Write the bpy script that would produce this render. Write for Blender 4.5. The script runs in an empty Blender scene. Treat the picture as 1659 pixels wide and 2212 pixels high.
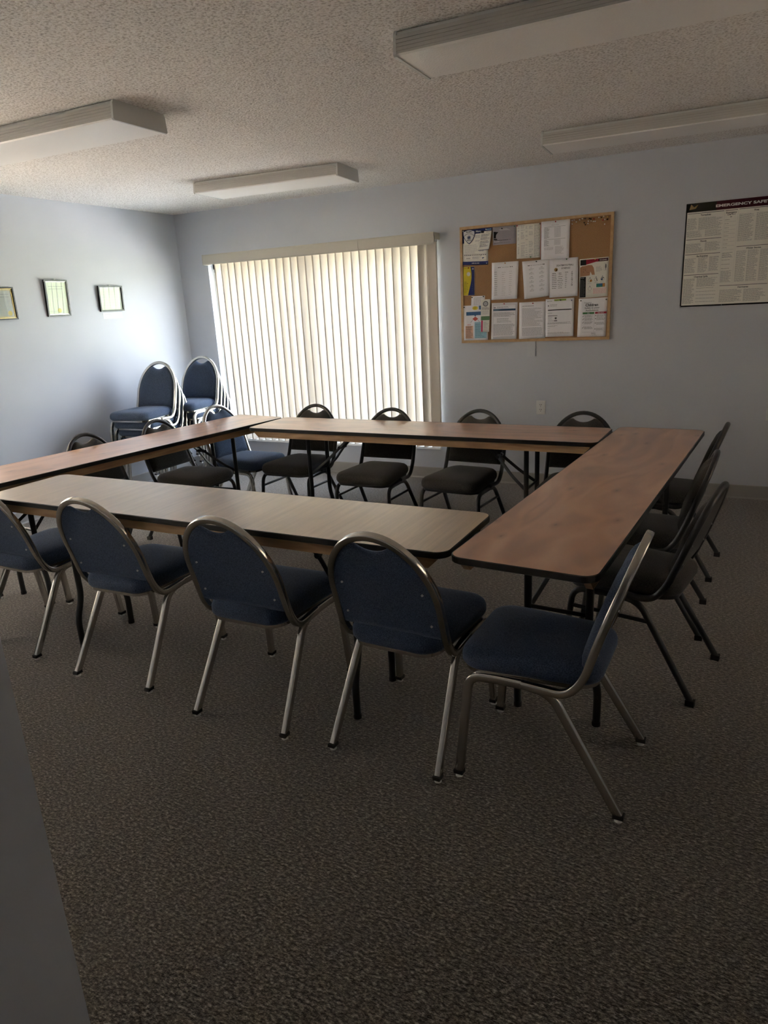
import bpy, bmesh, math, random
from mathutils import Vector, Matrix
random.seed(7)
S = bpy.context.scene
C = S.collection
PI = math.pi

# ------------------------------------------------------------------ camera
cam_d = bpy.data.cameras.new('camera'); cam = bpy.data.objects.new('camera', cam_d); C.objects.link(cam)
cam_d.sensor_fit = 'AUTO'; cam_d.sensor_width = 36.0; cam_d.lens = 1496.39 / 2212 * 36.0
cam_d.clip_start = 0.02
FW = Vector((-0.43571252, 0.85298604, -0.28734895)); RT = Vector((0.89634459, 0.44027372, -0.05220559))
UP = Vector((-0.08198155, 0.28031031, 0.95640219))
cam.matrix_world = Matrix(((RT.x, UP.x, -FW.x, 0), (RT.y, UP.y, -FW.y, 0), (RT.z, UP.z, -FW.z, 1.5177), (0, 0, 0, 1)))
S.camera = cam

# ------------------------------------------------------------------ view, world, light
S.view_settings.view_transform = 'Standard'
try: S.view_settings.look = 'None'
except Exception: pass
S.view_settings.gamma = 1.0
S.view_settings.use_curve_mapping = False
S.view_settings.exposure = 0.64
SKY = 12.4
w = bpy.data.worlds.new('sky'); S.world = w; w.use_nodes = True
nt = w.node_tree; nt.nodes.clear()
wo = nt.nodes.new('ShaderNodeOutputWorld'); bg = nt.nodes.new('ShaderNodeBackground')
tc = nt.nodes.new('ShaderNodeTexCoord'); sx = nt.nodes.new('ShaderNodeSeparateXYZ'); cr = nt.nodes.new('ShaderNodeValToRGB')
nt.links.new(tc.outputs['Generated'], sx.inputs[0]); nt.links.new(sx.outputs['Z'], cr.inputs[0])
cr.color_ramp.elements[0].position = 0.0; cr.color_ramp.elements[0].color = (0.84, 0.875, 1.0, 1)
cr.color_ramp.elements[1].position = 0.6; cr.color_ramp.elements[1].color = (0.60, 0.72, 1.0, 1)
nt.links.new(cr.outputs[0], bg.inputs[0]); bg.inputs[1].default_value = SKY
nt.links.new(bg.outputs[0], wo.inputs[0])
pd = bpy.data.lights.new('window_daylight', 'AREA'); pd.shape = 'RECTANGLE'; pd.size = 2.42; pd.size_y = 1.76
pd.cycles.is_portal = True
po = bpy.data.objects.new('window_daylight', pd); C.objects.link(po)
po.location = (-3.43, 5.74, 1.13); po.rotation_euler = (-PI/2, 0, 0)
sun_d = bpy.data.lights.new('sun', 'SUN'); sun_d.energy = 78.0; sun_d.angle = 0.01; sun_d.color = (1.0, 0.95, 0.86)
sun = bpy.data.objects.new('sun', sun_d); C.objects.link(sun); sun.rotation_euler = Vector((-0.05, 0.62, -0.78)).to_track_quat('-Z', 'Y').to_euler()   # from behind the building
pd2 = bpy.data.lights.new('added_left_window_portal', 'AREA'); pd2.shape = 'RECTANGLE'; pd2.size = 1.25; pd2.size_y = 2.4
pd2.cycles.is_portal = True
po2 = bpy.data.objects.new('added_left_window_portal', pd2); C.objects.link(po2); po2.location = (-5.13, 2.08, 1.35); po2.rotation_euler = (0, -PI/2, 0)  # portal for the left window, an added opening out of view
pd3 = bpy.data.lights.new('added_right_window_portal', 'AREA'); pd3.shape = 'RECTANGLE'; pd3.size = 0.85; pd3.size_y = 1.25
pd3.cycles.is_portal = True
po3 = bpy.data.objects.new('added_right_window_portal', pd3); C.objects.link(po3); po3.location = (1.93, 3.0, 1.5); po3.rotation_euler = (0, PI/2, 0)  # portal for the right window, likewise added out of view
cy = S.cycles
cy.max_bounces = 14; cy.diffuse_bounces = 9; cy.glossy_bounces = 5; cy.transmission_bounces = 8; cy.transparent_max_bounces = 12
cy.sample_clamp_indirect = 12.0; cy.caustics_reflective = False; cy.caustics_refractive = False
cy.use_denoising = True

# ------------------------------------------------------------------ materials
def mat(name, col, rough=0.6, metal=0.0, spec=0.5, coat=0.0, sheen=0.0, trans=None):
    m = bpy.data.materials.new(name); m.use_nodes = True
    b = m.node_tree.nodes['Principled BSDF']
    b.inputs['Base Color'].default_value = (*col, 1); b.inputs['Roughness'].default_value = rough
    b.inputs['Metallic'].default_value = metal; b.inputs['Specular IOR Level'].default_value = spec
    b.inputs['Coat Weight'].default_value = coat; b.inputs['Sheen Weight'].default_value = sheen
    return m
def N(m, t, **k):
    n = m.node_tree.nodes.new(t)
    for a, v in k.items():
        if a in n.inputs: n.inputs[a].default_value = v
        else: setattr(n, a, v)
    return n
def L(m, a, b): m.node_tree.links.new(a, b)
def ramp(m, fac, stops):
    r = N(m, 'ShaderNodeValToRGB'); e = r.color_ramp.elements
    while len(e) < len(stops): e.new(0.5)
    for q, (p, c) in zip(e, stops): q.position = p; q.color = (*c, 1)
    L(m, fac, r.inputs[0]); return r.outputs[0]
def coords(m, scale=(1, 1, 1), rot=(0, 0, 0)):
    t = N(m, 'ShaderNodeTexCoord'); p = N(m, 'ShaderNodeMapping')
    p.inputs['Scale'].default_value = scale; p.inputs['Rotation'].default_value = rot
    L(m, t.outputs['Object'], p.inputs[0]); return p.outputs[0]
def noise(m, v, scale, detail=3, rough=0.5, dist=0.0):
    n = N(m, 'ShaderNodeTexNoise'); n.inputs['Scale'].default_value = scale; n.inputs['Detail'].default_value = detail
    n.inputs['Roughness'].default_value = rough; n.inputs['Distortion'].default_value = dist
    L(m, v, n.inputs['Vector']); return n.outputs['Fac']
def bump(m, h, strength=0.3, dist=0.002):
    b = N(m, 'ShaderNodeBump'); b.inputs['Strength'].default_value = strength; b.inputs['Distance'].default_value = dist
    L(m, h, b.inputs['Height']); L(m, b.outputs[0], m.node_tree.nodes['Principled BSDF'].inputs['Normal'])
def base(m, c): L(m, c, m.node_tree.nodes['Principled BSDF'].inputs['Base Color'])

M = {}
M['wall'] = mat('wall_paint', (0.40, 0.415, 0.44), 0.55, spec=0.35)
v = coords(M['wall']); bump(M['wall'], noise(M['wall'], v, 180, 3), 0.12, 0.001)
base(M['wall'], ramp(M['wall'], noise(M['wall'], v, 2.2, 4), [(0.3, (0.555, 0.58, 0.625)), (0.7, (0.585, 0.61, 0.655))]))
M['ceiling'] = mat('popcorn_ceiling', (0.7, 0.68, 0.63), 0.9, spec=0.1)
v = coords(M['ceiling']); n1 = noise(M['ceiling'], v, 95, 3, 0.6)
base(M['ceiling'], ramp(M['ceiling'], n1, [(0.33, (0.54, 0.51, 0.475)), (0.48, (0.88, 0.85, 0.81)), (0.62, (0.98, 0.965, 0.94))]))
bump(M['ceiling'], n1, 0.75, 0.009)
M['carpet'] = mat('loop_carpet', (0.1, 0.09, 0.08), 0.95, spec=0.05, sheen=0.55)
M['carpet'].node_tree.nodes['Principled BSDF'].inputs['Sheen Roughness'].default_value = 0.5
M['carpet'].node_tree.nodes['Principled BSDF'].inputs['Sheen Tint'].default_value = (0.9, 0.85, 0.8, 1)
v = coords(M['carpet'], (1, 1.3, 1)); n1 = noise(M['carpet'], v, 130, 3, 0.7); n2 = noise(M['carpet'], coords(M['carpet'], (1, 2.2, 1), (0, 0, 0.25)), 62, 2, 0.6)
mx = N(M['carpet'], 'ShaderNodeMath', operation='ADD'); L(M['carpet'], n1, mx.inputs[0]); L(M['carpet'], n2, mx.inputs[1])
hf = N(M['carpet'], 'ShaderNodeMath', operation='MULTIPLY'); L(M['carpet'], mx.outputs[0], hf.inputs[0]); hf.inputs[1].default_value = 0.5
base(M['carpet'], ramp(M['carpet'], hf.outputs[0], [(0.40, (0.007, 0.005, 0.004)), (0.48, (0.055, 0.048, 0.039)), (0.56, (0.165, 0.148, 0.125)), (0.65, (0.40, 0.365, 0.32))]))
bump(M['carpet'], hf.outputs[0], 0.9, 0.01)
M['baseboard'] = mat('vinyl_cove_base', (0.36, 0.345, 0.315), 0.5)
M['white_plastic'] = mat('white_plastic', (0.72, 0.73, 0.72), 0.4)
M['white_enamel'] = mat('white_enamel', (0.62, 0.63, 0.61), 0.4)
M['dark_slot'] = mat('dark_slot', (0.02, 0.02, 0.02), 0.6)
M['sill'] = mat('painted_sill', (0.8, 0.79, 0.75), 0.4)
M['alu'] = mat('window_frame_white', (0.6, 0.6, 0.58), 0.4)
# plywood table tops
def wood_top(name, a, b_, pale):
    m = mat(name, a, 0.285, spec=0.6, coat=0.6); m.node_tree.nodes['Principled BSDF'].inputs['Coat Roughness'].default_value = 0.285
    dk = tuple(x * 0.74 for x in a)
    if pale:      # streaks running across the narrow side, with rubbed patches
        n1 = noise(m, coords(m, (22, 1.1, 1), (0, 0, 0.10)), 2.2, 5, 0.6, 0.4); n2 = noise(m, coords(m), 2.4, 3)
        ad = N(m, 'ShaderNodeMath', operation='MULTIPLY_ADD'); L(m, n1, ad.inputs[0]); ad.inputs[1].default_value = 0.5; hm = N(m, 'ShaderNodeMath', operation='MULTIPLY'); L(m, n2, hm.inputs[0]); hm.inputs[1].default_value = 0.5; L(m, hm.outputs[0], ad.inputs[2])
        base(m, ramp(m, ad.outputs[0], [(0.34, dk), (0.5, a), (0.66, b_)]))
        bump(m, noise(m, coords(m, (80, 3.0, 1), (0, 0, 0.10)), 2.6, 4, 0.6), 0.12, 0.0012)
    else:         # rotary cut veneer: contour swirls stretched along the length
        v = coords(m, (0.8, 2.3, 1)); n1 = noise(m, v, 1.5, 2, 0.45, 1.1)
        mu = N(m, 'ShaderNodeMath', operation='MULTIPLY'); L(m, n1, mu.inputs[0]); mu.inputs[1].default_value = 30.0
        sn = N(m, 'ShaderNodeMath', operation='SINE'); L(m, mu.outputs[0], sn.inputs[0])
        ma = N(m, 'ShaderNodeMath', operation='MULTIPLY_ADD'); L(m, sn.outputs[0], ma.inputs[0]); ma.inputs[1].default_value = 0.10; L(m, noise(m, v, 2.4, 2, 0.5, 0.5), ma.inputs[2])
        wood = ramp(m, ma.outputs[0], [(0.28, dk), (0.5, a), (0.74, b_)])
        vo = N(m, 'ShaderNodeTexVoronoi'); vo.voronoi_dimensions = '2D'; vo.inputs['Scale'].default_value = 3.6; L(m, coords(m, (0.6, 1.3, 1)), vo.inputs['Vector'])
        kn = ramp(m, vo.outputs['Distance'], [(0.0, (0.30, 0.24, 0.20)), (0.03, (0.72, 0.66, 0.62)), (0.11, (1, 1, 1))])
        mk = N(m, 'ShaderNodeMixRGB', blend_type='MULTIPLY'); mk.inputs[0].default_value = 1.0; L(m, wood, mk.inputs[1]); L(m, kn, mk.inputs[2]); base(m, mk.outputs[0])
    return m
M['ply_red'] = wood_top('red_plywood', (0.56, 0.30, 0.175), (0.68, 0.41, 0.26), False)
M['ply_pale'] = wood_top('worn_pale_plywood', (0.50, 0.375, 0.25), (0.62, 0.49, 0.345), True)
M['edge'] = mat('black_vinyl_edge', (0.008, 0.008, 0.008), 0.35)
M['pine'] = mat('pine_apron', (0.5, 0.32, 0.17), 0.5)
v = coords(M['pine'], (1, 1, 14)); base(M['pine'], ramp(M['pine'], noise(M['pine'], v, 3, 4, 0.5, 0.5), [(0.3, (0.36, 0.2, 0.1)), (0.6, (0.56, 0.37, 0.2))]))
M['black_metal'] = mat('black_painted_steel', (0.012, 0.012, 0.013), 0.32, spec=0.5)
M['chrome'] = mat('brushed_chrome_tube', (0.56, 0.54, 0.50), 0.17, metal=1.0)
bump(M['chrome'], noise(M['chrome'], coords(M['chrome'], (20, 20, 1)), 12, 2), 0.06, 0.001)
M['charcoal_metal'] = mat('charcoal_tube', (0.03, 0.03, 0.031), 0.38, spec=0.5)
def fabric(name, a, b_):
    m = mat(name, a, 0.95, spec=0.15, sheen=0.30); m.node_tree.nodes['Principled BSDF'].inputs['Sheen Tint'].default_value = tuple(min(1, 0.35 + 2.4 * x) for x in b_) + (1,); v = coords(m)
    n1 = noise(m, v, 260, 3, 0.7); n2 = noise(m, v, 9, 2)
    base(m, ramp(m, n1, [(0.36, a), (0.66, b_)])); bump(m, n1, 0.45, 0.002); return m
M['blue_fabric'] = fabric('blue_tweed', (0.024, 0.036, 0.062), (0.095, 0.130, 0.200))
M['grey_fabric'] = fabric('charcoal_tweed', (0.025, 0.023, 0.021), (0.085, 0.080, 0.074))
M['cap'] = mat('black_rubber', (0.012, 0.011, 0.01), 0.7)
M['glide'] = mat('white_nylon_glide', (0.6, 0.6, 0.56), 0.4)
M['screw'] = mat('screw_steel', (0.5, 0.5, 0.5), 0.3, metal=1.0)
M['lens'] = mat('acrylic_lens', (0.93, 0.92, 0.89), 0.35, spec=0.5)
wv = N(M['lens'], 'ShaderNodeTexVoronoi'); wv.inputs['Scale'].default_value = 140; L(M['lens'], coords(M['lens']), wv.inputs['Vector']); bump(M['lens'], wv.outputs['Distance'], 0.25, 0.002)
M['lens_side'] = mat('ribbed_lens_side', (0.58, 0.57, 0.54), 0.22)
M['cork'] = mat('cork', (0.38, 0.22, 0.1), 0.9)
v = coords(M['cork']); base(M['cork'], ramp(M['cork'], noise(M['cork'], v, 220, 3, 0.7), [(0.3, (0.30, 0.16, 0.07)), (0.7, (0.46, 0.28, 0.14))]))
M['oak'] = mat('oak_frame', (0.55, 0.36, 0.18), 0.45)
v = coords(M['oak'], (1, 1, 1)); base(M['oak'], ramp(M['oak'], noise(M['oak'], v, 30, 3), [(0.3, (0.50, 0.31, 0.15)), (0.7, (0.62, 0.42, 0.22))]))
M['paper'] = mat('white_paper', (0.90, 0.90, 0.93), 0.8)
M['cream'] = mat('cream_paper', (0.85, 0.84, 0.76), 0.8); M['cover'] = mat('cover_plate_grey', (0.60, 0.63, 0.66), 0.4)
M['greypaper'] = mat('mauve_grey_paper', (0.38, 0.35, 0.38), 0.8)
for n, c in dict(ink=(0.03, 0.03, 0.035), midink=(0.16, 0.16, 0.17), softink=(0.33, 0.33, 0.35), palink=(0.52, 0.52, 0.53), navy=(0.02, 0.035, 0.15), blue=(0.06, 0.16, 0.34),
                 steel=(0.045, 0.10, 0.19), sky=(0.33, 0.55, 0.66), peach=(0.72, 0.48, 0.36), red=(0.45, 0.02, 0.03), crimson=(0.35, 0.02, 0.04), maroon=(0.06, 0.004, 0.012), pink=(0.75, 0.45, 0.45),
                 magenta=(0.6, 0.02, 0.12), yellow=(0.75, 0.62, 0.05), lime=(0.5, 0.62, 0.12), green=(0.07, 0.22, 0.08), sage=(0.16, 0.30, 0.15), orange=(0.55, 0.26, 0.07), skin=(0.50, 0.27, 0.15),
                 white=(0.78, 0.78, 0.78), gold=(0.7, 0.55, 0.12), teal=(0.04, 0.25, 0.2), black=(0.012, 0.012, 0.012), tan=(0.4, 0.28, 0.12), brown=(0.06, 0.03, 0.012), salmon=(0.6, 0.12, 0.09)).items():
    M[n] = mat('print_' + n, c, 0.7, spec=0.25)
def slat_mat():
    m = bpy.data.materials.new('vinyl_slat'); m.use_nodes = True; t = m.node_tree; t.nodes.clear()
    o = t.nodes.new('ShaderNodeOutputMaterial'); d = t.nodes.new('ShaderNodeBsdfDiffuse'); r = t.nodes.new('ShaderNodeBsdfTranslucent'); x = t.nodes.new('ShaderNodeMixShader')
    d.inputs[0].default_value = (0.81, 0.755, 0.67, 1); r.inputs[0].default_value = (0.84, 0.74, 0.62, 1); x.inputs[0].default_value = 0.065
    t.links.new(d.outputs[0], x.inputs[1]); t.links.new(r.outputs[0], x.inputs[2]); t.links.new(x.outputs[0], o.inputs[0]); return m
M['slat'] = slat_mat()
def shade_mat(c):
    m = bpy.data.materials.new('added_window_shade_cloth'); m.use_nodes = True; t = m.node_tree; t.nodes.clear()
    o = t.nodes.new('ShaderNodeOutputMaterial'); r = t.nodes.new('ShaderNodeBsdfTranslucent'); r.inputs[0].default_value = (*c, 1)
    t.links.new(r.outputs[0], o.inputs[0]); return m
M['shade'] = shade_mat((0.70, 0.635, 0.56)); M['dim_fill_shade'] = shade_mat((0.44, 0.39, 0.32))  # translucent cloths for the two added fill windows
M['valance'] = mat('cream_valance', (0.60, 0.57, 0.48), 0.45)
def glass_mat(name='window_glass', gl=0.04):
    m = bpy.data.materials.new(name); m.use_nodes = True; t = m.node_tree; t.nodes.clear()
    o = t.nodes.new('ShaderNodeOutputMaterial'); a = t.nodes.new('ShaderNodeBsdfTransparent'); g = t.nodes.new('ShaderNodeBsdfGlossy'); x = t.nodes.new('ShaderNodeMixShader')
    lw = t.nodes.new('ShaderNodeLayerWeight'); lw.inputs['Blend'].default_value = 0.5; pw = t.nodes.new('ShaderNodeMath'); pw.operation = 'POWER'; pw.inputs[1].default_value = 5.0
    f = t.nodes.new('ShaderNodeMath'); f.operation = 'MULTIPLY_ADD'; f.inputs[1].default_value = 0.92; f.inputs[2].default_value = gl
    t.links.new(lw.outputs['Facing'], pw.inputs[0]); t.links.new(pw.outputs[0], f.inputs[0])
    a.inputs[0].default_value = (0.97, 0.99, 0.98, 1); g.inputs['Roughness'].default_value = 0.01
    t.links.new(f.outputs[0], x.inputs[0]); t.links.new(a.outputs[0], x.inputs[1]); t.links.new(g.outputs[0], x.inputs[2]); t.links.new(x.outputs[0], o.inputs[0]); return m
M['glass'] = glass_mat()
M['black_frame'] = mat('black_picture_frame', (0.012, 0.011, 0.01), 0.3)
M['cert'] = mat('certificate_paper', (0.60, 0.60, 0.58), 0.6)
M['plaque'] = mat('polished_plaque', (0.55, 0.57, 0.56), 0.05, metal=0.85)
M['gold_leaf'] = mat('gold_line', (0.75, 0.55, 0.2), 0.35, metal=0.7)
M['silver'] = mat('silver_line', (0.7, 0.68, 0.62), 0.3, metal=0.8)
M['grass'] = mat('lawn_grass', (0.12, 0.2, 0.05), 0.95)
v = coords(M['grass']); base(M['grass'], ramp(M['grass'], noise(M['grass'], v, 0.4, 5), [(0.3, (0.13, 0.16, 0.06)), (0.7, (0.24, 0.25, 0.13))]))
M['gravel'] = mat('pale_concrete', (0.56, 0.52, 0.48), 0.95)
M['tree'] = mat('tree_line_foliage', (0.06, 0.11, 0.035), 0.95)

# ------------------------------------------------------------------ mesh helpers
class G:
    def __init__(s): s.v = []; s.f = []; s.m = []; s.sm = []; s.mats = []
    def mi(s, m):
        if m not in s.mats: s.mats.append(m)
        return s.mats.index(m)
    def add(s, vs, fs, m, smooth=False, T=None):
        o = len(s.v); k = s.mi(m)
        for p in vs:
            p = Vector(p)
            if T is not None: p = T @ p
            s.v.append(p)
        for f in fs: s.f.append([i + o for i in f]); s.m.append(k); s.sm.append(smooth)
        return s
    def box(s, a, b, m, T=None):
        x0, y0, z0 = a; x1, y1, z1 = b
        vs = [(x0,y0,z0),(x1,y0,z0),(x1,y1,z0),(x0,y1,z0),(x0,y0,z1),(x1,y0,z1),(x1,y1,z1),(x0,y1,z1)]
        return s.add(vs, [(0,3,2,1),(4,5,6,7),(0,1,5,4),(1,2,6,5),(2,3,7,6),(3,0,4,7)], m, T=T)
    def prism(s, pts, z0, z1, m, T=None, smooth=False):      # outline in xy, counter-clockwise
        n = len(pts)
        vs = [(x, y, z0) for x, y in pts] + [(x, y, z1) for x, y in pts]
        s.add(vs, [tuple(range(n - 1, -1, -1)), tuple(range(n, 2 * n))], m, T=T)
        return s.add(vs, [(i, (i + 1) % n, n + (i + 1) % n, n + i) for i in range(n)], m, smooth, T)
    def cyl(s, c, r, h, m, axis='Z', n=16, r2=None, T=None):
        r2 = r if r2 is None else r2; vs = []
        for k, (rr, z) in enumerate(((r, 0), (r2, h))):
            for i in range(n):
                a = 2 * PI * i / n; p = (rr * math.cos(a), rr * math.sin(a), z)
                if axis == 'Y': p = (p[0], z, p[1])
                if axis == 'X': p = (z, p[0], p[1])
                vs.append(Vector(p) + Vector(c))
        s.add(vs, [(i, (i + 1) % n, n + (i + 1) % n, n + i) for i in range(n)], m, True, T)
        return s.add(vs, [tuple(range(n - 1, -1, -1)), tuple(range(n, 2 * n))], m, False, T)
    def tube(s, pts, prof, m, side=Vector((1, 0, 0)), caps=True, smooth=True, T=None):
        # prof: list of (a, b) offsets; a along `side`, b along the in-plane normal
        pts = [Vector(p) for p in pts]; n = len(pts); k = len(prof); vs = []
        for i, p in enumerate(pts):
            t = (pts[min(i + 1, n - 1)] - pts[max(i - 1, 0)]).normalized()
            sd = (side - t * side.dot(t)).normalized(); nn = t.cross(sd)
            for a, b in prof: vs.append(p + sd * a + nn * b)
        fs = [(i * k + j, i * k + (j + 1) % k, (i + 1) * k + (j + 1) % k, (i + 1) * k + j) for i in range(n - 1) for j in range(k)]
        s.add(vs, fs, m, smooth, T)
        if caps: s.add(vs, [tuple(range(k - 1, -1, -1)), tuple((n - 1) * k + j for j in range(k))], m, False, T)
        return s
    def obj(s, name, parent=None, mats=None, shade=35):
        me = bpy.data.meshes.new(name); me.from_pydata([tuple(p) for p in s.v], [], s.f)
        for k in (mats or s.mats): me.materials.append(M[k])
        me.polygons.foreach_set('material_index', s.m); me.polygons.foreach_set('use_smooth', s.sm)
        me.validate(); me.update()
        o = bpy.data.objects.new(name, me); C.objects.link(o)
        if parent is not None: o.parent = parent
        return o
def tag(o, label=None, cat=None, group=None, kind=None):
    if label: o['label'] = label
    if cat: o['category'] = cat
    if group: o['group'] = group
    if kind: o['kind'] = kind
    return o
def thing(name, label, cat, loc=(0, 0, 0), rz=0.0, group=None):
    o = bpy.data.objects.new(name, None); C.objects.link(o); o.location = loc; o.rotation_euler = (0, 0, rz)
    o.empty_display_size = 0.1
    return tag(o, label, cat, group)
def copy_tree(o, parent=None):
    c = o.copy(); C.objects.link(c)
    if parent is not None: c.parent = parent
    for ch in list(o.children): copy_tree(ch, c)
    return c
def struct(g, name, parent=None):
    o = g.obj(name, parent)
    if parent is None: o['kind'] = 'structure'
    return o
def rrect(x0, y0, x1, y1, r, n=6):
    out = []
    for cx, cy_, a0 in ((x1 - r, y0 + r, -PI/2), (x1 - r, y1 - r, 0), (x0 + r, y1 - r, PI/2), (x0 + r, y0 + r, PI)):
        for i in range(n + 1):
            a = a0 + PI/2 * i / n; out.append((cx + r * math.cos(a), cy_ + r * math.sin(a)))
    return out
def fillet(pts, r, n=6):
    pts = [Vector(p) for p in pts]; out = [pts[0]]
    rs = r if isinstance(r, (list, tuple)) else [r] * (len(pts) - 2)
    for i in range(1, len(pts) - 1):
        a, b, c = pts[i - 1], pts[i], pts[i + 1]; u = (a - b).normalized(); w_ = (c - b).normalized()
        d = min(rs[i - 1], (a - b).length * 0.49, (c - b).length * 0.49)
        p, q = b + u * d, b + w_ * d
        for k in range(n + 1):
            t = k / n; out.append(p * (1 - t) ** 2 + b * 2 * t * (1 - t) + q * t * t)
    out.append(pts[-1]); return out
def sqprof(w_, h, r=0.004, n=2): return rrect(-w_/2, -h/2, w_/2, h/2, r, n)
def rdprof(r, n=12): return [(r * math.cos(2 * PI * i / n), r * math.sin(2 * PI * i / n)) for i in range(n)]
_dg = [None]
def text_verts(body, bold=0.0):
    cu = bpy.data.curves.new('t', 'FONT'); cu.body = body; cu.size = 1.0; cu.offset = bold; cu.resolution_u = 3; cu.align_x = 'LEFT'
    o = bpy.data.objects.new('t', cu); C.objects.link(o); bpy.context.view_layer.update()
    me = o.evaluated_get(bpy.context.evaluated_depsgraph_get()).to_mesh()
    vs = [(p.co.x, p.co.y) for p in me.vertices]; fs = [tuple(f.vertices) for f in me.polygons]
    bpy.data.objects.remove(o); bpy.data.curves.remove(cu)
    return vs, fs
# flat things on a wall: local x right, y up, z out of the wall
def put_text(g, body, x, y, h, m, width=None, bold=0.02, z=0.0012, align='L', slant=0.0, ang=0.0):
    vs, fs = text_verts(body, bold)
    if not vs: return
    x0 = min(a for a, b in vs); x1 = max(a for a, b in vs); k = h / 0.72; kx = k if width is None else width / (x1 - x0)
    wd = (x1 - x0) * kx; ox = {'L': 0, 'C': -wd / 2, 'R': -wd}[align]
    out = []
    for a, b in vs:
        px = (a - x0) * kx + ox + slant * b * k; py = b * k
        out.append((x + px * math.cos(ang) - py * math.sin(ang), y + px * math.sin(ang) + py * math.cos(ang), z))
    g.add(out, fs, m)
def rect(g, x0, y0, x1, y1, m, z=0.0008): g.add([(x0, y0, z), (x1, y0, z), (x1, y1, z), (x0, y1, z)], [(0, 1, 2, 3)], m)
def poly(g, pts, m, z=0.0010): g.add([(a, b, z) for a, b in pts], [tuple(range(len(pts)))], m)
def disc(g, x, y, r, m, z=0.0012, n=16, sx_=1.0): poly(g, [(x + sx_ * r * math.cos(2*PI*i/n), y + r * math.sin(2*PI*i/n)) for i in range(n)], m, z)
def ring(g, x, y, r, t, m, z=0.0012, n=20):
    vs = [(x + q * math.cos(2*PI*i/n), y + q * math.sin(2*PI*i/n), z) for q in (r, r - t) for i in range(n)]
    g.add(vs, [(i, (i + 1) % n, n + (i + 1) % n, n + i) for i in range(n)], m)
def line(g, x0, y0, x1, y1, t, m, z=0.0011):
    d = Vector((x1 - x0, y1 - y0)); n = Vector((-d.y, d.x)).normalized() * t / 2
    g.add([(x0 + n.x, y0 + n.y, z), (x0 - n.x, y0 - n.y, z), (x1 - n.x, y1 - n.y, z), (x1 + n.x, y1 + n.y, z)], [(3, 2, 1, 0)], m)
def lines(g, x0, x1, ytop, ybot, n, m, t=0.0018, rag=0.35, z=0.0010, words=True):
    for i in range(n):
        y = ytop + (ybot - ytop) * i / max(1, n - 1); xe = x1 - random.random() ** 2 * rag * (x1 - x0)
        x = x0
        while x < xe - 0.003:
            e = min(xe, x + random.uniform(0.008, 0.022)) if words else xe
            rect(g, x, y - t / 2, e, y + t / 2, m, z); x = e + 0.0022

# ------------------------------------------------------------------ the room shell
XL, XR, YB, YF, H = -4.949, 1.75, 5.584, 0.42, 2.44
WX0, WX1, WZ0, WZ1 = -4.60, -2.27, 0.29, 1.97
g = G(); g.box((XL - 0.15, 0.3, -0.1), (XR + 0.15, YB + 0.16, 0.0), 'carpet'); g.box((-1.15, -1.6, -0.1), (0.85, 0.3, 0.0), 'carpet'); struct(g, 'floor')
g = G(); g.box((XL - 0.15, 0.3, H), (XR + 0.15, YB + 0.16, H + 0.1), 'ceiling'); g.box((-1.15, -1.6, H), (0.85, 0.3, H + 0.1), 'ceiling'); struct(g, 'ceiling')
g = G(); LY0, LY1, LZ0, LZ1 = 0.9, 3.25, 0.75, 1.95
for a, b, c, d in ((YF - 0.12, LY0, 0, H), (LY0, LY1, 0, LZ0), (LY0, LY1, LZ1, H), (LY1, YB, 0, H)): g.box((XL - 0.15, a, c), (XL, b, d), 'wall'); struct(g, 'wall_left')
g = G()
for a, b, c, d in ((LY0, LY0 + 0.05, LZ0, LZ1), (LY1 - 0.05, LY1, LZ0, LZ1), (LY0, LY1, LZ0, LZ0 + 0.05), (LY0, LY1, LZ1 - 0.05, LZ1)): g.box((XL - 0.12, a, c), (XL - 0.08, b, d), 'alu')
o = struct(g, 'added_window_left'); g = G(); g.box((XL - 0.03, LY0 + 0.002, LZ0 + 0.002), (XL - 0.028, LY1 - 0.002, LZ1 - 0.002), 'shade'); g.obj('added_window_shade', o); g = G(); g.box((XL - 0.103, LY0 + 0.05, LZ0 + 0.05), (XL - 0.097, LY1 - 0.05, LZ1 - 0.05), 'glass'); g.obj('window_glass', o)  # unseen left window, added with its shade to fill the room with light
g = G(); RY0, RY1, RZ0, RZ1 = 2.4, 3.6, 1.1, 1.9
for a, b, c, d in ((YF - 0.12, RY0, 0, H), (RY0, RY1, 0, RZ0), (RY0, RY1, RZ1, H), (RY1, YB, 0, H)): g.box((XR, a, c), (XR + 0.15, b, d), 'wall')
struct(g, 'wall_right')
g = G()
for a, b, c, d in ((RY0, RY0 + 0.05, RZ0, RZ1), (RY1 - 0.05, RY1, RZ0, RZ1), (RY0, RY1, RZ0, RZ0 + 0.05), (RY0, RY1, RZ1 - 0.05, RZ1)): g.box((XR + 0.08, a, c), (XR + 0.12, b, d), 'alu')
o = struct(g, 'added_window_right'); g = G(); g.box((XR + 0.028, RY0 + 0.002, RZ0 + 0.002), (XR + 0.03, RY1 - 0.002, RZ1 - 0.002), 'dim_fill_shade'); g.obj('added_window_shade', o)  # added window out of view; its dim shade brightens the right side
g = G(); g.box((-60, -40, -0.47), (60, YB + 0.2, -0.45), 'gravel'); tag(g.obj('yard'), kind='structure')
g = G(); T = 0.16
g.box((XL - 0.15, YB, 0), (WX0, YB + T, H), 'wall'); g.box((WX1, YB, 0), (XR + 0.15, YB + T, H), 'wall')
g.box((WX0, YB, 0), (WX1, YB + T, WZ0), 'wall'); g.box((WX0, YB, WZ1), (WX1, YB + T, H), 'wall'); struct(g, 'wall_back')
g = G(); FA, FB = YF - 0.12, YF
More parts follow.
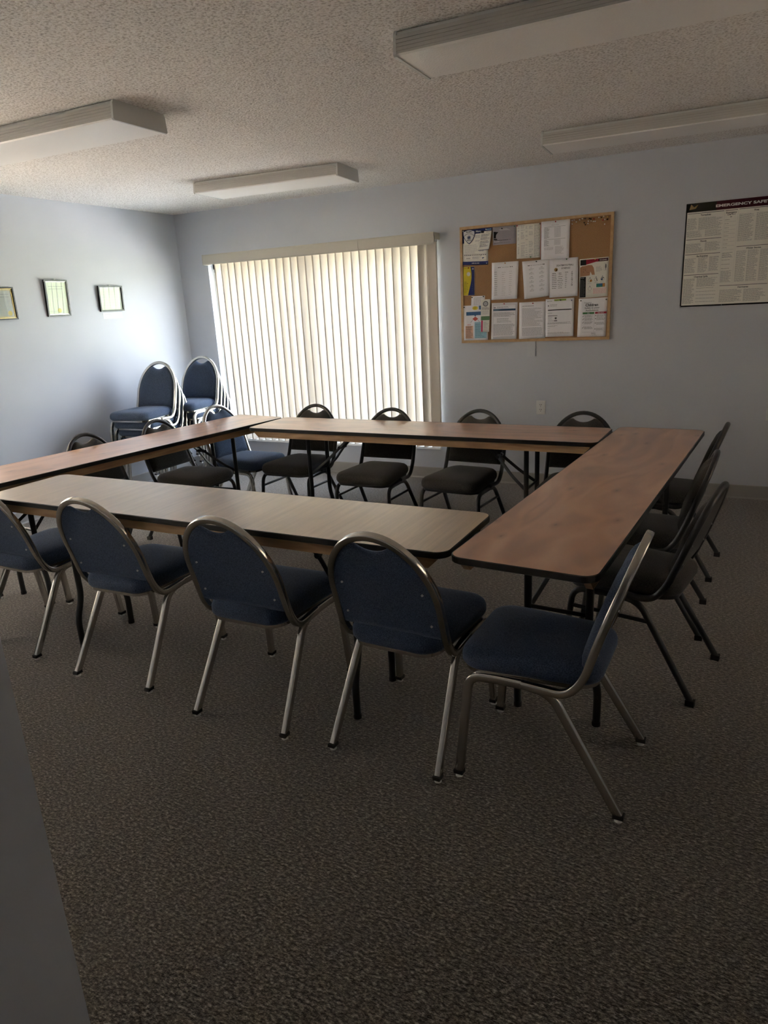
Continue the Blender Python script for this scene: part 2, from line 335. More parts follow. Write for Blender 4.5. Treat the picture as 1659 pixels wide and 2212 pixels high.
g.box((XL, FA, 0), (-0.69, FB, H), 'wall'); g.box((0.62, FA, 0), (XR, FB, H), 'wall'); struct(g, 'wall_front')
g = G(); g.box((-1.15, -1.6, 0), (0.85, -1.5, H), 'wall'); g.box((-1.15, -1.5, 0), (-1.05, FA, H), 'wall'); g.box((0.75, -1.5, 0), (0.85, FA, H), 'wall'); struct(g, 'wall_hall')
g = G()
prof = [(0, 0), (0.012, 0), (0.006, 0.012), (0.006, 0.094), (0.004, 0.1), (0, 0.1)]
def basebd(a, b, nrm, name):
    g = G(); a = Vector(a); b = Vector(b); nrm = Vector(nrm)
    vs = [a + nrm * p + Vector((0, 0, q)) for p, q in prof] + [b + nrm * p + Vector((0, 0, q)) for p, q in prof]; k = len(prof)
    g.add(vs, [(i, (i + 1) % k, k + (i + 1) % k, k + i) for i in range(k)] + [tuple(range(k)), tuple(range(2 * k - 1, k - 1, -1))], 'baseboard'); struct(g, name)
basebd((XL, YB, 0), (XR, YB, 0), (0, -1, 0), 'baseboard_back')
basebd((XL, YF, 0), (XL, YB, 0), (1, 0, 0), 'baseboard_left')
basebd((XR, YB, 0), (XR, YF, 0), (-1, 0, 0), 'baseboard_right')
# window: reveal lining, frame, glass
g = G(); fy0, fy1 = YB + 0.07, YB + 0.12
for a, b in (((WX0, fy0, WZ0), (WX0 + 0.05, fy1, WZ1)), ((WX1 - 0.05, fy0, WZ0), (WX1, fy1, WZ1)), ((WX0, fy0, WZ0), (WX1, fy1, WZ0 + 0.05)), ((WX0, fy0, WZ1 - 0.05), (WX1, fy1, WZ1)), ((-3.47, fy0, WZ0), (-3.39, fy1, WZ1))): g.box(a, b, 'alu')
win = struct(g, 'window_1')
g = G(); g.box((WX0 + 0.05, fy0 + 0.02, WZ0 + 0.05), (WX1 - 0.05, fy0 + 0.026, WZ1 - 0.05), 'glass'); g.obj('window_glass', win)
g = G(); g.box((WX0 - 0.02, YB - 0.025, WZ0 - 0.022), (WX1 + 0.02, YB + 0.07, WZ0), 'sill'); g.obj('window_sill', win)
# outdoors
g = G(); g.box((-40, YB + 0.2, -0.45), (40, 90, -0.35), 'grass'); tag(g.obj('lawn'), kind='structure')
g = G(); g.box((-40, YB + 1.0, -0.36), (40, YB + 6.5, -0.33), 'gravel'); tag(g.obj('path'), kind='structure')
g = G()
pts = [(-60, 0)] + [(-60 + i * 2.5, 4.5 + 2.2 * random.random()) for i in range(49)] + [(60, 0)]
g.prism([(x, y) for x, y in reversed(pts)], 0, 3, 'tree', T=Matrix.Translation((0, 80, -0.5)) @ Matrix.Rotation(PI/2, 4, 'X'))
tag(g.obj('tree_line'), 'dark green line of distant trees beyond the lawn outside the window', 'trees', kind='stuff')

# ------------------------------------------------------------------ vertical blind
bl = thing('vertical_blind', 'cream vertical slat blind drawn across the wide window', 'blind', (-3.43, YB, 0))
def P(x): return x + 3.43
g = G()
def valance(x0, x1, name):
    g = G(); pr = [(-0.105, 1.955), (-0.110, 1.965), (-0.110, 2.035), (-0.105, 2.045), (-0.098, 2.045), (-0.100, 2.033), (-0.100, 1.967), (-0.098, 1.955)]
    vs = [(P(x), y, z) for x in (x0, x1) for y, z in pr]; k = len(pr)
    g.add(vs, [(i, k + i, k + (i + 1) % k, (i + 1) % k) for i in range(k)] + [tuple(range(k)), tuple(range(2*k - 1, k - 1, -1))], 'valance')
    return g.obj(name, bl)
valance(-4.572, -2.909, 'valance'); valance(-2.906, -2.222, 'valance')
g = G(); g.box((P(-4.572), -0.110, 1.955), (P(-4.566), 0, 2.045), 'valance'); g.obj('valance_return', bl)
g = G(); g.box((P(-4.60), -0.075, 1.975), (P(-2.225), -0.035, 2.02), 'valance'); g.obj('headrail', bl)
g = G(); g.box((P(-2.221), -0.10, 1.99), (P(-2.214), 0, 2.04), 'valance'); g.box((P(-2.219), -0.10, 1.975), (P(-2.205), -0.085, 1.99), 'white_plastic'); g.obj('end_bracket', bl)
NS = 30
sw = 0.091
for i in range(1, NS):
    x = -4.545 + (i + 0.5) * (2.315 / NS)
    th = math.radians(46.5 + random.uniform(-2.5, 2.5))      # from the y axis towards +x
    if i == 1: th = math.radians(34)
    if i == 13: th = math.radians(52)
    if i == NS - 3: th = math.radians(33)
    if i == NS - 1: th = math.radians(80)
    g = G(); n = 6; vs = []
    d = Vector((math.sin(th), math.cos(th), 0)); nn = Vector((-d.y, d.x, 0))
    for z in (0.297, 1.972):
        for k in range(n + 1):
            t = (k / n - 0.5); p = d * t * sw + nn * (0.0045 * (1 - (2 * t) ** 2)); vs.append(p + Vector((0, 0, z)))
    vs += [p - nn * 0.0011 for p in vs]
    q = 2 * (n + 1)
    fs = [(k, k + 1, n + 2 + k, n + 1 + k) for k in range(n)]
    g.add(vs, fs + [tuple(q + j for j in reversed(f)) for f in fs] + [(0, n + 1, q + n + 1, q), (n, q + n, q + 2 * n + 1, 2 * n + 1)], 'slat', True)
    o = g.obj('slat', bl); o.location = (P(x), -0.052, 0)

# ------------------------------------------------------------------ ceiling lights
def ceiling_light(x0, x1, y0, y1, rz, label):
    t = thing('ceiling_light', label, 'light', (x0, y0, H), rz, 'unlit white wraparound fluorescent lights on the ceiling')
    Lg = x1 - x0; W = y1 - y0
    g = G(); g.box((0.01, 0.05, -0.03), (Lg - 0.01, W - 0.05, 0.0), 'white_enamel'); g.box((0.004, 0.012, -0.016), (Lg - 0.004, W - 0.012, -0.004), 'white_enamel'); g.obj('housing', t)
    g = G(); pr = [(0.004, -0.016), (0.0, -0.074), (0.006, -0.080), (W - 0.006, -0.080), (W, -0.074), (W - 0.004, -0.016)]
    ins = [(0.008, -0.016), (0.004, -0.072), (0.008, -0.076), (W - 0.008, -0.076), (W - 0.004, -0.072), (W - 0.008, -0.016)]
    loop = pr + ins[::-1]; k = len(loop)
    vs = [(x, y, z) for x in (0.012, Lg - 0.012) for y, z in loop]
    for i in range(k):
        m = 'lens' if i in (1, 2, 3) else 'lens_side'
        g.add([vs[i], vs[(i + 1) % k], vs[k + (i + 1) % k], vs[k + i]], [(0, 1, 2, 3)], m)
    # ribs along the side faces
    for j in range(4):
        z = -0.026 - j * 0.012
        g.box((0.012, -0.0015, z - 0.004), (Lg - 0.012, 0.004, z), 'lens_side'); g.box((0.012, W - 0.004, z - 0.004), (Lg - 0.012, W + 0.0015, z), 'lens_side')
    g.obj('lens', t)
    for xx in (0.0, Lg - 0.012):
        g = G(); a = [(0.012, 0), (0.004, -0.012), (-0.002, -0.076), (0.004, -0.083), (W - 0.004, -0.083), (W + 0.002, -0.076), (W - 0.004, -0.012), (W - 0.012, 0)]
        vs = [(x, y, z) for x in (xx, xx + 0.012) for y, z in a]; k = len(a)
        g.add(vs, [(i, (i + 1) % k, k + (i + 1) % k, k + i) for i in range(k)] + [tuple(range(k - 1, -1, -1)), tuple(range(k, 2 * k))], 'white_enamel'); g.obj('end_cap', t)
    return t
ceiling_light(-3.755, -2.54, 2.545, 2.885, 0.018, 'unlit white ceiling light on the left, nearest above the left table')
ceiling_light(-3.640, -2.48, 4.355, 4.715, 0.085, 'unlit white ceiling light near the window blind')
ceiling_light(-1.180, 0.07, 2.578, 2.900, 0.0, 'large unlit white ceiling light at the top right, closest overhead')
ceiling_light(-1.130, 0.12, 4.500, 4.800, 0.033, 'unlit white ceiling light above the cork board')

# ------------------------------------------------------------------ folding tables
TL_, TW_ = 2.36, 0.466
def make_table(top):
    t = thing('folding_table', 'x', 'table', (0, 0, 0), 0, 'folding tables set in a hollow square')
    out = rrect(-TL_/2, -TW_/2, TL_/2, TW_/2, 0.05, 8); inn = rrect(-TL_/2 + 0.004, -TW_/2 + 0.004, TL_/2 - 0.004, TW_/2 - 0.004, 0.046, 8)
    g = G(); g.prism(inn, 0.732, 0.750, top); g.obj('tabletop', t)
    g = G(); n = len(out); lv = [(inn, 0.7505), (out, 0.7485), (out, 0.7295), (inn, 0.727)]
    vs = [(x, y, z) for o_, z in lv for x, y in o_]
    g.add(vs, [(a * n + (i + 1) % n, a * n + i, b * n + i, b * n + (i + 1) % n) for a, b in ((0, 1), (1, 2), (2, 3), (3, 0)) for i in range(n)], 'edge', False); g.obj('edge_band', t)
    for s in (-1, 1):
        g = G(); y0 = s * 0.196 - 0.011; hl = TL_/2 - 0.045
        vs = [(x, y, z) for y in (y0, y0 + 0.022) for x, z in ((-hl, 0.731), (-hl, 0.712), (-hl + 0.03, 0.683), (hl - 0.03, 0.683), (hl, 0.712), (hl, 0.731))]
        g.add(vs, [(0, 1, 2, 3, 4, 5), (11, 10, 9, 8, 7, 6)] + [(i, 6 + i, 6 + (i + 1) % 6, (i + 1) % 6) for i in range(6)], 'pine'); g.obj('apron_rail', t)
    for e in (-1, 1):
        X = e * (TL_/2 - 0.42)
        for s in (-1, 1):
            pts = fillet([(X, s * 0.112, 0.722), (X, s * 0.112, 0.26), (X, s * 0.152, 0.15), (X, s * 0.150, 0.0)], 0.04, 4)
            g = G(); g.tube(pts, rdprof(0.0145), 'black_metal'); g.cyl((X, s * 0.150, 0), 0.0155, 0.018, 'cap'); g.obj('leg', t)
            g = G(); pts = fillet([(X - e * 0.012, s * 0.104, 0.43), (X - e * 0.10, s * 0.075, 0.50), (X - e * 0.20, s * 0.03, 0.60), (X - e * 0.33, s * 0.03, 0.722)], 0.03, 3)
            g.tube(pts, sqprof(0.018, 0.008, 0.002), 'black_metal', side=Vector((0, 0.3, 1)))
            g.cyl((X - e * 0.20, s * 0.03 - 0.012, 0.60), 0.012, 0.024, 'black_metal', axis='Y', n=10); g.obj('folding_brace', t)
        g = G(); g.tube([(X, -0.112, 0.43), (X, 0.112, 0.43)], rdprof(0.008, 10), 'black_metal', side=Vector((0, 0, 1)))
        g.obj('leg_crossbar', t); g = G(); g.tube([(X, -0.19, 0.715), (X, 0.19, 0.715)], rdprof(0.011, 10), 'black_metal', side=Vector((0, 0, 1))); g.obj('pivot_bar', t); g = G()
        g.tube([(X - e * 0.20, -0.03, 0.60), (X - e * 0.20, 0.03, 0.60)], rdprof(0.007, 10), 'black_metal', side=Vector((0, 0, 1))); g.obj('hinge_pin', t)
    return t
proto_red = make_table('ply_red'); proto_pale = make_table('ply_pale')
for k, (x, y, a, pal, lab) in enumerate((
    (-1.9443, 2.1719, -0.0182, 1, 'pale worn narrow folding table nearest the camera, along the row of blue chairs'),
    (-1.7911, 4.0115, -0.0325, 0, 'reddish brown narrow folding table in front of the window blind'),
    (-3.3723, 3.1366, 1.4268, 0, 'reddish brown narrow folding table on the left, parallel to the left wall'),
    (-0.4366, 3.0599, 1.4927, 0, 'reddish brown narrow folding table on the right with visible knots'))):
    t = proto_pale if pal else (proto_red if k == 1 else copy_tree(proto_red))
    t.location = (x, y, 0); t.rotation_euler = (0, 0, a); t['label'] = lab

# ------------------------------------------------------------------ chairs
def lerp_profile(tab, z):
    for (z0, y0), (z1, y1) in zip(tab, tab[1:]):
        if z <= z1: return y0 + (y1 - y0) * max(0, (z - z0)) / (z1 - z0)
    return tab[-1][1]
def make_chair(kind):
    blue = kind == 'blue'
    fab = 'blue_fabric' if blue else 'grey_fabric'; met = 'chrome' if blue else 'charcoal_metal'
    Htop = 0.832 if blue else 0.814; zb = 0.462 if blue else 0.492; zl = 0.379 if blue else 0.392
    t = thing('banquet_chair', 'x', 'chair')
    # seat cushion
    def outline(ins):
        o = rrect(-1, -1, 1, 1, 0.36, 7); res = []
        for a, b in o:
            hw = 0.207 - 0.018 * (1 - b) - ins; y = 0.049 + b * (0.219 - ins); res.append((a * hw, y))
        return res
    lev = [(0.398, 0.020), (0.404, 0.006), (0.416, 0.0), (0.436, 0.0), (0.451, 0.005), (0.461, 0.015), (0.468, 0.034), (0.473, 0.07), (0.475, 0.12)]
    g = G(); vs = []; n = len(outline(0))
    for z, ins in lev: vs += [(x, y, z) for x, y in outline(ins)]
    fs = [(k * n + i, k * n + (i + 1) % n, (k + 1) * n + (i + 1) % n, (k + 1) * n + i) for k in range(len(lev) - 1) for i in range(n)]
    fs += [tuple(range(n - 1, -1, -1)), tuple((len(lev) - 1) * n + i for i in range(n))]
    g.add(vs, fs, fab, True); g.obj('seat', t)
    g = G(); g.prism(outline(0.012), 0.387, 0.400, met, smooth=True); g.obj('seat_frame', t)
    # back frame tube: up, over the dome and down again
    zs = 0.585 if blue else 0.565; b_ = Htop - zs
    prof_tab = [(0.36, -0.09), (zl + 0.055, -0.128), (zs, -0.172), (Htop, -0.258)]
    yz = lambda z: lerp_profile(prof_tab, z)
    side_pts = fillet([(0.196, 0.055, zl + 0.006), (0.198, -0.082, zl), (0.199, -0.130, zl + 0.062), (0.197, yz(zs), zs)], [0.05, 0.06], 6)
    dome = []
    nd = 28
    for i in range(1, nd):
        a = PI * i / nd; z = zs + b_ * math.sin(a); dome.append(Vector((0.197 * math.cos(a), yz(z), z)))
    path = side_pts + dome + [Vector((-p.x, p.y, p.z)) for p in reversed(side_pts)]
    pr = sqprof(0.025, 0.025, 0.005, 2) if blue else rdprof(0.0125, 12)
    g = G(); vs = []; k = len(pr); npth = len(path)
    for i, p in enumerate(path):
        tt = (path[min(i + 1, npth - 1)] - path[max(i - 1, 0)]).normalized()
        sd = Vector((1, 0, 0)) if abs(tt.x) < 0.2 else None
        # outward normal within the frame: from the frame centre line
        cen = Vector((0, yz(min(p.z, zs)) if p.z > zs - 0.02 else p.y, min(p.z, zs) if p.z > zs - 0.02 else p.z))
        od = (p - cen); od = (od - tt * od.dot(tt)).normalized(); bn = tt.cross(od)
        for a, b in pr: vs.append(p + od * a + bn * b)
    g.add(vs, [(i * k + j, i * k + (j + 1) % k, (i + 1) * k + (j + 1) % k, (i + 1) * k + j) for i in range(npth - 1) for j in range(k)], met, True)
    g.add(vs, [tuple(range(k - 1, -1, -1)), tuple((npth - 1) * k + j for j in range(k))], met)
    g.obj('back_frame', t)
    # padded back with the hand hold
    hw = 0.184; bi = b_ - 0.013; nc, nr = 36, 16
    def topz(u):
        d = zs + bi * math.sqrt(max(0, 1 - (u / (hw + 0.001)) ** 2)); dip = zs + bi - 0.042 + 0.024 * (abs(u) / 0.066) ** 2.2
        return min(d, dip)
    front = []; back = []
    for i in range(nc + 1):
        s_ = -1 + 2 * i / nc; u = hw * math.sin(s_ * PI / 2); zt = topz(u)
        for j in range(nr + 1):
            q = j / nr; z = zb + (zt - zb) * q
            e = min((hw - abs(u)), (zt - z) * 0.9, (z - zb)) ; pad = 0.006 + 0.030 * (1 - math.exp(-max(0, e) / 0.016))
            front.append((u, yz(z) + pad, z)); back.append((u, yz(z) - 0.008, z))
    n1 = nr + 1; g = G(); q = len(front)
    fs = [(i * n1 + j, (i + 1) * n1 + j, (i + 1) * n1 + j + 1, i * n1 + j + 1) for i in range(nc) for j in range(nr)]
    fs = [tuple(reversed(f)) for f in fs] + [tuple(q + a for a in f) for f in fs]
    for i in range(nc):
        fs.append((i * n1, (i + 1) * n1, q + (i + 1) * n1, q + i * n1)); fs.append((i * n1 + nr, q + i * n1 + nr, q + (i + 1) * n1 + nr, (i + 1) * n1 + nr))
    g.add(front + back, fs, fab, True); g.obj('backrest', t)
    for u, z in ((-0.150, zs + 0.05), (0.150, zs + 0.05), (-0.160, zb + 0.05), (0.160, zb + 0.05)):
        g = G(); g.cyl((u, yz(z) - 0.012, z), 0.004, 0.006, 'screw', axis='Y', n=10); g.obj('screw', t)
    # side frames
    for s in (-1, 1):
        zr = 0.381
        full = fillet([(s * 0.207, 0.262, 0.02), (s * 0.192, 0.228, zr), (s * 0.188, -0.030, zr - 0.004), (s * 0.207, -0.247, 0.02)], [0.055, 0.055], 8)
        pf = sqprof(0.022, 0.029, 0.005, 2) if blue else rdprof(0.0125, 12)
        a = [p for p in full if p.y > 0.14]; b = [p for p in full if p.y < 0.04]
        a.append(Vector((s * 0.1895, 0.139, zr))); b.insert(0, Vector((s * 0.189, 0.041, zr)))
        g = G(); g.tube(a, pf, met); la = g.obj('leg', t)
        g = G(); g.tube([(s * 0.1895, 0.139, zr), (s * 0.189, 0.041, zr)], pf, met); g.obj('side_rail', t)
        g = G(); g.tube(b, pf, met); lb = g.obj('leg', t)
        for l, (x, y) in ((la, (s * 0.207, 0.263)), (lb, (s * 0.207, -0.248))):
            g = G(); g.box((x - 0.0125, y - 0.0160, 0.011 if blue else 0.0), (x + 0.0125, y + 0.0160, 0.024), 'cap'); g.obj('foot_cap', l)
            if blue: g = G(); g.cyl((x, y, 0), 0.0125, 0.012, 'glide', n=14, r2=0.008); g.obj('glide', l)
        if not blue:
            g = G(); g.tube([(s * 0.196, 0.236, 0.305), (s * 0.194, -0.075, 0.300)], rdprof(0.0085, 10), met, side=Vector((1, 0, 0))); g.obj('stretcher', t)
    g = G(); g.box((-0.188, 0.17, 0.377), (0.188, 0.19, 0.393), met); g.obj('cross_rail', t)
    return t
chair_blue = make_chair('blue'); chair_black = make_chair('black')
used = {'blue': False, 'black': False}
def place(kind, x, y, rz, label, group, z=0.0):
    src = chair_blue if kind == 'blue' else chair_black
    o = copy_tree(src) if used[kind] else src
    used[kind] = True
    o.location = (x, y, z); o.rotation_euler = (0, 0, rz); o['label'] = label; o['group'] = group
    return o
gn = 'blue chairs along the near table'
place('blue', -0.957, 2.042, -0.057, 'blue chrome chair seen from behind, beside the near right table corner', gn)
place('blue', -1.583, 2.038, 0.0, 'blue chrome chair seen from behind, second from the right along the pale table', gn)
place('blue', -2.315, 2.090, 0.03, 'blue chrome chair seen from behind, third from the right, by the pale table', gn)
place('blue', -3.033, 2.130, -0.03, 'blue chrome chair cut by the left edge, seat fully in view behind table leg', gn)
place('blue', -3.500, 2.045, 0.0, 'blue chair at the far left, only its seat corner and feet showing', gn)
place('blue', -0.440, 2.036, 1.535, 'blue chrome chair turned sideways at the near end of the right table', 'blue chair at the right table')
gr = 'black chairs along the right table'
place('black', -0.252, 2.795, 1.39, 'black framed chair on the right, nearest of three, whole back showing', gr)
place('black', -0.292, 3.325, 1.569, 'black framed chair on the right, middle one with light on its backrest', gr)
place('black', -0.262, 4.065, 1.50, 'black framed chair on the right, farthest one by the back wall', gr)
gt = 'black chairs between the far table and the window'
place('black', -2.795, 4.190, PI, 'charcoal chair behind the far table, leftmost of four, next to the blue one', gt)
place('black', -2.113, 4.080, 3.125, 'charcoal chair behind the far table, in front of the blind right half', gt)
place('black', -1.491, 4.085, 3.052, 'charcoal chair behind the far table, under the cork board left end', gt)
place('black', -0.788, 4.080, 3.20, 'charcoal chair behind the far table corner, mostly hidden by the right table', gt)
gl = 'chairs along the left table'
place('black', -3.462, 3.080, -1.58, 'charcoal chair by the left wall, nearest one showing only its arched top', gl)
place('black', -3.372, 3.620, -1.60, 'charcoal chair at the left table, middle one with its seat showing', gl)
place('blue', -3.305, 4.175, -1.66, 'light blue chair pulled up at the corner of left and far tables', gl)
for sx_, sy_, rz, nm in ((-4.545, 4.47, -3.06, 'front stack by the left wall'), (-4.50, 4.99, -3.06, 'rear stack beside the window')):
    f = Vector((-math.sin(rz), math.cos(rz), 0))
    for k in range(5):
        q = 4 - k; word = ('bottom chair', 'second chair up', 'middle chair', 'fourth chair up', 'top chair')[k]
        place('blue', sx_ - f.x * 0.037 * q, sy_ - f.y * 0.037 * q, rz, 'blue chrome stacked chair, %s in the %s' % (word, nm), 'stacked blue chairs in the corner', z=0.073 * k)

# ------------------------------------------------------------------ things on the back wall
def wall_thing(name, label, cat, x, z, y, group=None):
    t = thing(name, label, cat, (x, y, z), 0, group); t.rotation_euler = (PI/2, 0, 0); return t   # local x right, y up, z out
# cork board
cb = wall_thing('cork_board', 'oak framed cork notice board on the grey back wall', 'notice board', -1.4475, 1.619, YB)
bw, bh = 0.587, 0.446
g = G(); g.box((-bw + 0.012, -bh + 0.012, 0), (bw - 0.012, bh - 0.012, 0.014), 'cork'); g.obj('cork_panel', cb)
for (x0, y0, x1, y1) in ((-bw, bh - 0.020, bw, bh), (-bw, -bh, bw, -bh + 0.020), (-bw, -bh + 0.020, -bw + 0.020, bh - 0.020), (bw - 0.020, -bh + 0.020, bw, bh - 0.020)):
    g = G(); g.box((x0, y0, 0), (x1, y1, 0.022), 'oak'); g.obj('frame_rail', cb)
BY = YB - 0.0145
pgroup = 'papers pinned on the cork board'
lift = [0]
def sheet(name, label, cat, quad, draw, m='paper', curl=0.004, layer=0):
    # quad: TL TR BR BL in wall x,z ; draws in a local frame of the nominal size, warped onto the quad
    (ax, az), (bx, bz), (cx, cz), (dx, dz) = quad
    W_ = ((bx - ax) + (cx - dx)) / 2; Hh = ((az - dz) + (bz - cz)) / 2
    ox, oz = (ax + bx + cx + dx) / 4, (az + bz + cz + dz) / 4
    def warp(x, y, z):
        u = x / W_ + 0.5; v_ = y / Hh + 0.5
        X = (1 - v_) * ((1 - u) * dx + u * cx) + v_ * ((1 - u) * ax + u * bx) - ox
        Z = (1 - v_) * ((1 - u) * dz + u * cz) + v_ * ((1 - u) * az + u * bz) - oz
        lift_ = curl * ((1 - v_) ** 2) + curl * 0.6 * (2 * u - 1) ** 2 * (1 - v_)
        return (X, Z, z + lift_)
    t = thing(name, label, cat, (ox, BY - 0.0006 - 0.0025 * layer, oz), 0, pgroup); t.rotation_euler = (PI/2, 0, 0)
    n = 8; g = G(); vs = []
    for z in (0.0, 0.0005):
        for j in range(n + 1):
            for i in range(n + 1): vs.append(warp((i / n - 0.5) * W_, (j / n - 0.5) * Hh, z))
    q = (n + 1) ** 2; fs = []
    for j in range(n):
        for i in range(n):
            a = j * (n + 1) + i; f = (a, a + 1, a + n + 2, a + n + 1); fs.append(tuple(reversed(f))); fs.append(tuple(q + p for p in f))
    for i in range(n):
        for a, b in ((i, i + 1), (n * (n + 1) + i + 1, n * (n + 1) + i), ((i + 1) * (n + 1), i * (n + 1)), (i * (n + 1) + n, (i + 1) * (n + 1) + n)): fs.append((a, b, q + b, q + a))
    g.add(vs, fs, m, True); g.obj('paper_sheet', t)
    g = G(); draw(g, W_, Hh)
    if g.v:
        o = g.obj('printing', t); bm = bmesh.new(); bm.from_mesh(o.data); bmesh.ops.triangulate(bm, faces=[f for f in bm.faces if len(f.verts) > 4])
        for _ in range(5):
            lo = [e for e in bm.edges if e.calc_length() > 0.013]
            if lo: bmesh.ops.subdivide_edges(bm, edges=lo, cuts=1); bmesh.ops.triangulate(bm, faces=[f for f in bm.faces if len(f.verts) > 4])
        bmesh.ops.triangulate(bm, faces=[f for f in bm.faces if len(f.verts) > 4])
        for q_ in bm.verts: q_.co = Vector(warp(q_.co.x, q_.co.y, 0.0005 + q_.co.z * 0.6))
        bm.to_mesh(o.data); bm.free()
    return t
def d_poison(g, W_, Hh):
    x0, y0, x1, y1 = -W_/2, -Hh/2, W_/2, Hh/2
    rect(g, x0, y1 - 0.034, x1, y1, 'navy'); rect(g, x0, y1 - 0.10, x0 + 0.012, y1 - 0.034, 'navy'); rect(g, x0, y0, x1, y0 + 0.026, 'navy')
    put_text(g, 'Menu', 0.004, y1 - 0.024, 0.014, 'white', width=0.042, slant=0.2, bold=0.03)
    put_text(g, '1-800-222-1222', 0, y0 + 0.009, 0.009, 'white', align='C', width=0.062)
    lines(g, 0.0, x1 - 0.02, y1 - 0.048, y1 - 0.062, 3, 'softink'); lines(g, 0.0, x1 - 0.02, y1 - 0.085, y1 - 0.09, 2, 'softink')
    lines(g, x0 + 0.015, 0.02, y1 - 0.115, y1 - 0.175, 10, 'palink', 0.0022); lines(g, 0.03, x1 - 0.03, y1 - 0.10, y1 - 0.165, 14, 'softink', 0.002, 0.1)
    for i in range(12): rect(g, x0 + 0.012 + i * 0.0155, y1 - 0.193, x0 + 0.022 + i * 0.0155, y1 - 0.188, 'ink')
    for a in ((x0 + 0.012, y0 + 0.036, x1 - 0.012, y0 + 0.037), (x0 + 0.012, y0 + 0.082, x1 - 0.012, y0 + 0.083), (x0 + 0.012, y0 + 0.036, x0 + 0.013, y0 + 0.083), (x1 - 0.013, y0 + 0.036, x1 - 0.012, y0 + 0.083)): rect(g, *a, 'midink')
    for i in range(3): disc(g, x0 + 0.035 + i * 0.011, y0 + 0.050, 0.0032, 'ink')
    disc(g, x1 - 0.045, y0 + 0.05, 0.005, 'steel'); disc(g, x1 - 0.037, y0 + 0.052, 0.004, 'steel'); disc(g, x1 - 0.06, y0 + 0.07, 0.003, 'midink')
    lines(g, x0 + 0.02, x0 + 0.07, y0 + 0.075, y0 + 0.07, 2, 'softink'); lines(g, x0 + 0.08, x1 - 0.06, y0 + 0.06, y0 + 0.047, 4, 'softink')
Q = dict(
 poison=[(-2.012, 2.040), (-1.804, 2.042), (-1.803, 1.771), (-2.014, 1.781)], hang=[(-1.857, 2.041), (-1.768, 2.041), (-1.786, 1.881), (-1.874, 1.878)],
 gray=[(-1.766, 2.042), (-1.578, 2.041), (-1.580, 1.909), (-1.763, 1.909)], table=[(-1.576, 2.041), (-1.388, 2.039), (-1.388, 1.794), (-1.574, 1.796)],
 white1=[(-1.386, 2.049), (-1.171, 2.051), (-1.172, 1.772), (-1.382, 1.774)], w5=[(-1.774, 1.782), (-1.558, 1.781), (-1.565, 1.503), (-1.773, 1.502)],
 w6=[(-1.532, 1.774), (-1.319, 1.779), (-1.314, 1.509), (-1.506, 1.495)], foot=[(-1.319, 1.776), (-1.106, 1.776), (-1.100, 1.499), (-1.313, 1.496)],
 lead=[(-1.096, 1.759), (-0.884, 1.762), (-0.884, 1.485), (-1.092, 1.481)], yel=[(-2.012, 1.767), (-1.918, 1.764), (-1.919, 1.547), (-2.013, 1.547)],
 small=[(-1.946, 1.539), (-1.832, 1.539), (-1.835, 1.462), (-1.950, 1.462)], flow=[(-2.014, 1.468), (-1.806, 1.469), (-1.808, 1.194), (-2.014, 1.194)],
 green=[(-1.864, 1.51), (-1.785, 1.51), (-1.794, 1.258), (-1.865, 1.258)], blue=[(-1.777, 1.479), (-1.565, 1.476), (-1.572, 1.196), (-1.783, 1.196)],
 w14=[(-1.553, 1.472), (-1.342, 1.473), (-1.344, 1.196), (-1.552, 1.194)], apple=[(-1.344, 1.486), (-1.127, 1.488), (-1.125, 1.206), (-1.340, 1.204)],
 child=[(-1.094, 1.477), (-0.882, 1.479), (-0.888, 1.196), (-1.099, 1.197)])
sheet('poster_sheet', 'cream menu poster with navy bars, top left of the cork board', 'poster', Q['poison'], d_poison, 'cream', 0.001)
def d_hang(g, W_, Hh):
    rect(g, -W_/2, Hh/2 - 0.022, W_/2, Hh/2, 'navy'); rect(g, -W_/2 + 0.002, Hh/2 - 0.034, -W_/2 + 0.026, Hh/2 - 0.018, 'ink', 0.0010)
    rect(g, 0, Hh/2 - 0.014, W_/2 - 0.006, Hh/2 - 0.008, 'sky', 0.0012); rect(g, -W_/2, -Hh/2, W_/2, -Hh/2 + 0.003, 'navy')
    lines(g, 0.0, W_/2 - 0.008, Hh/2 - 0.028, Hh/2 - 0.031, 2, 'midink')
    for b in (0.045, 0.068, 0.095, 0.120): lines(g, -W_/2 + 0.006, W_/2 - 0.01, Hh/2 - b, Hh/2 - b - 0.001, 1, 'midink', 0.003); lines(g, -W_/2 + 0.006, W_/2 - 0.01, Hh/2 - b - 0.006, Hh/2 - b - 0.015, 4, 'softink')
sheet('leaflet', 'cream leaflet hanging loose with a navy header, over the menu poster', 'leaflet', Q['hang'], d_hang, 'cream', 0.020, 1)
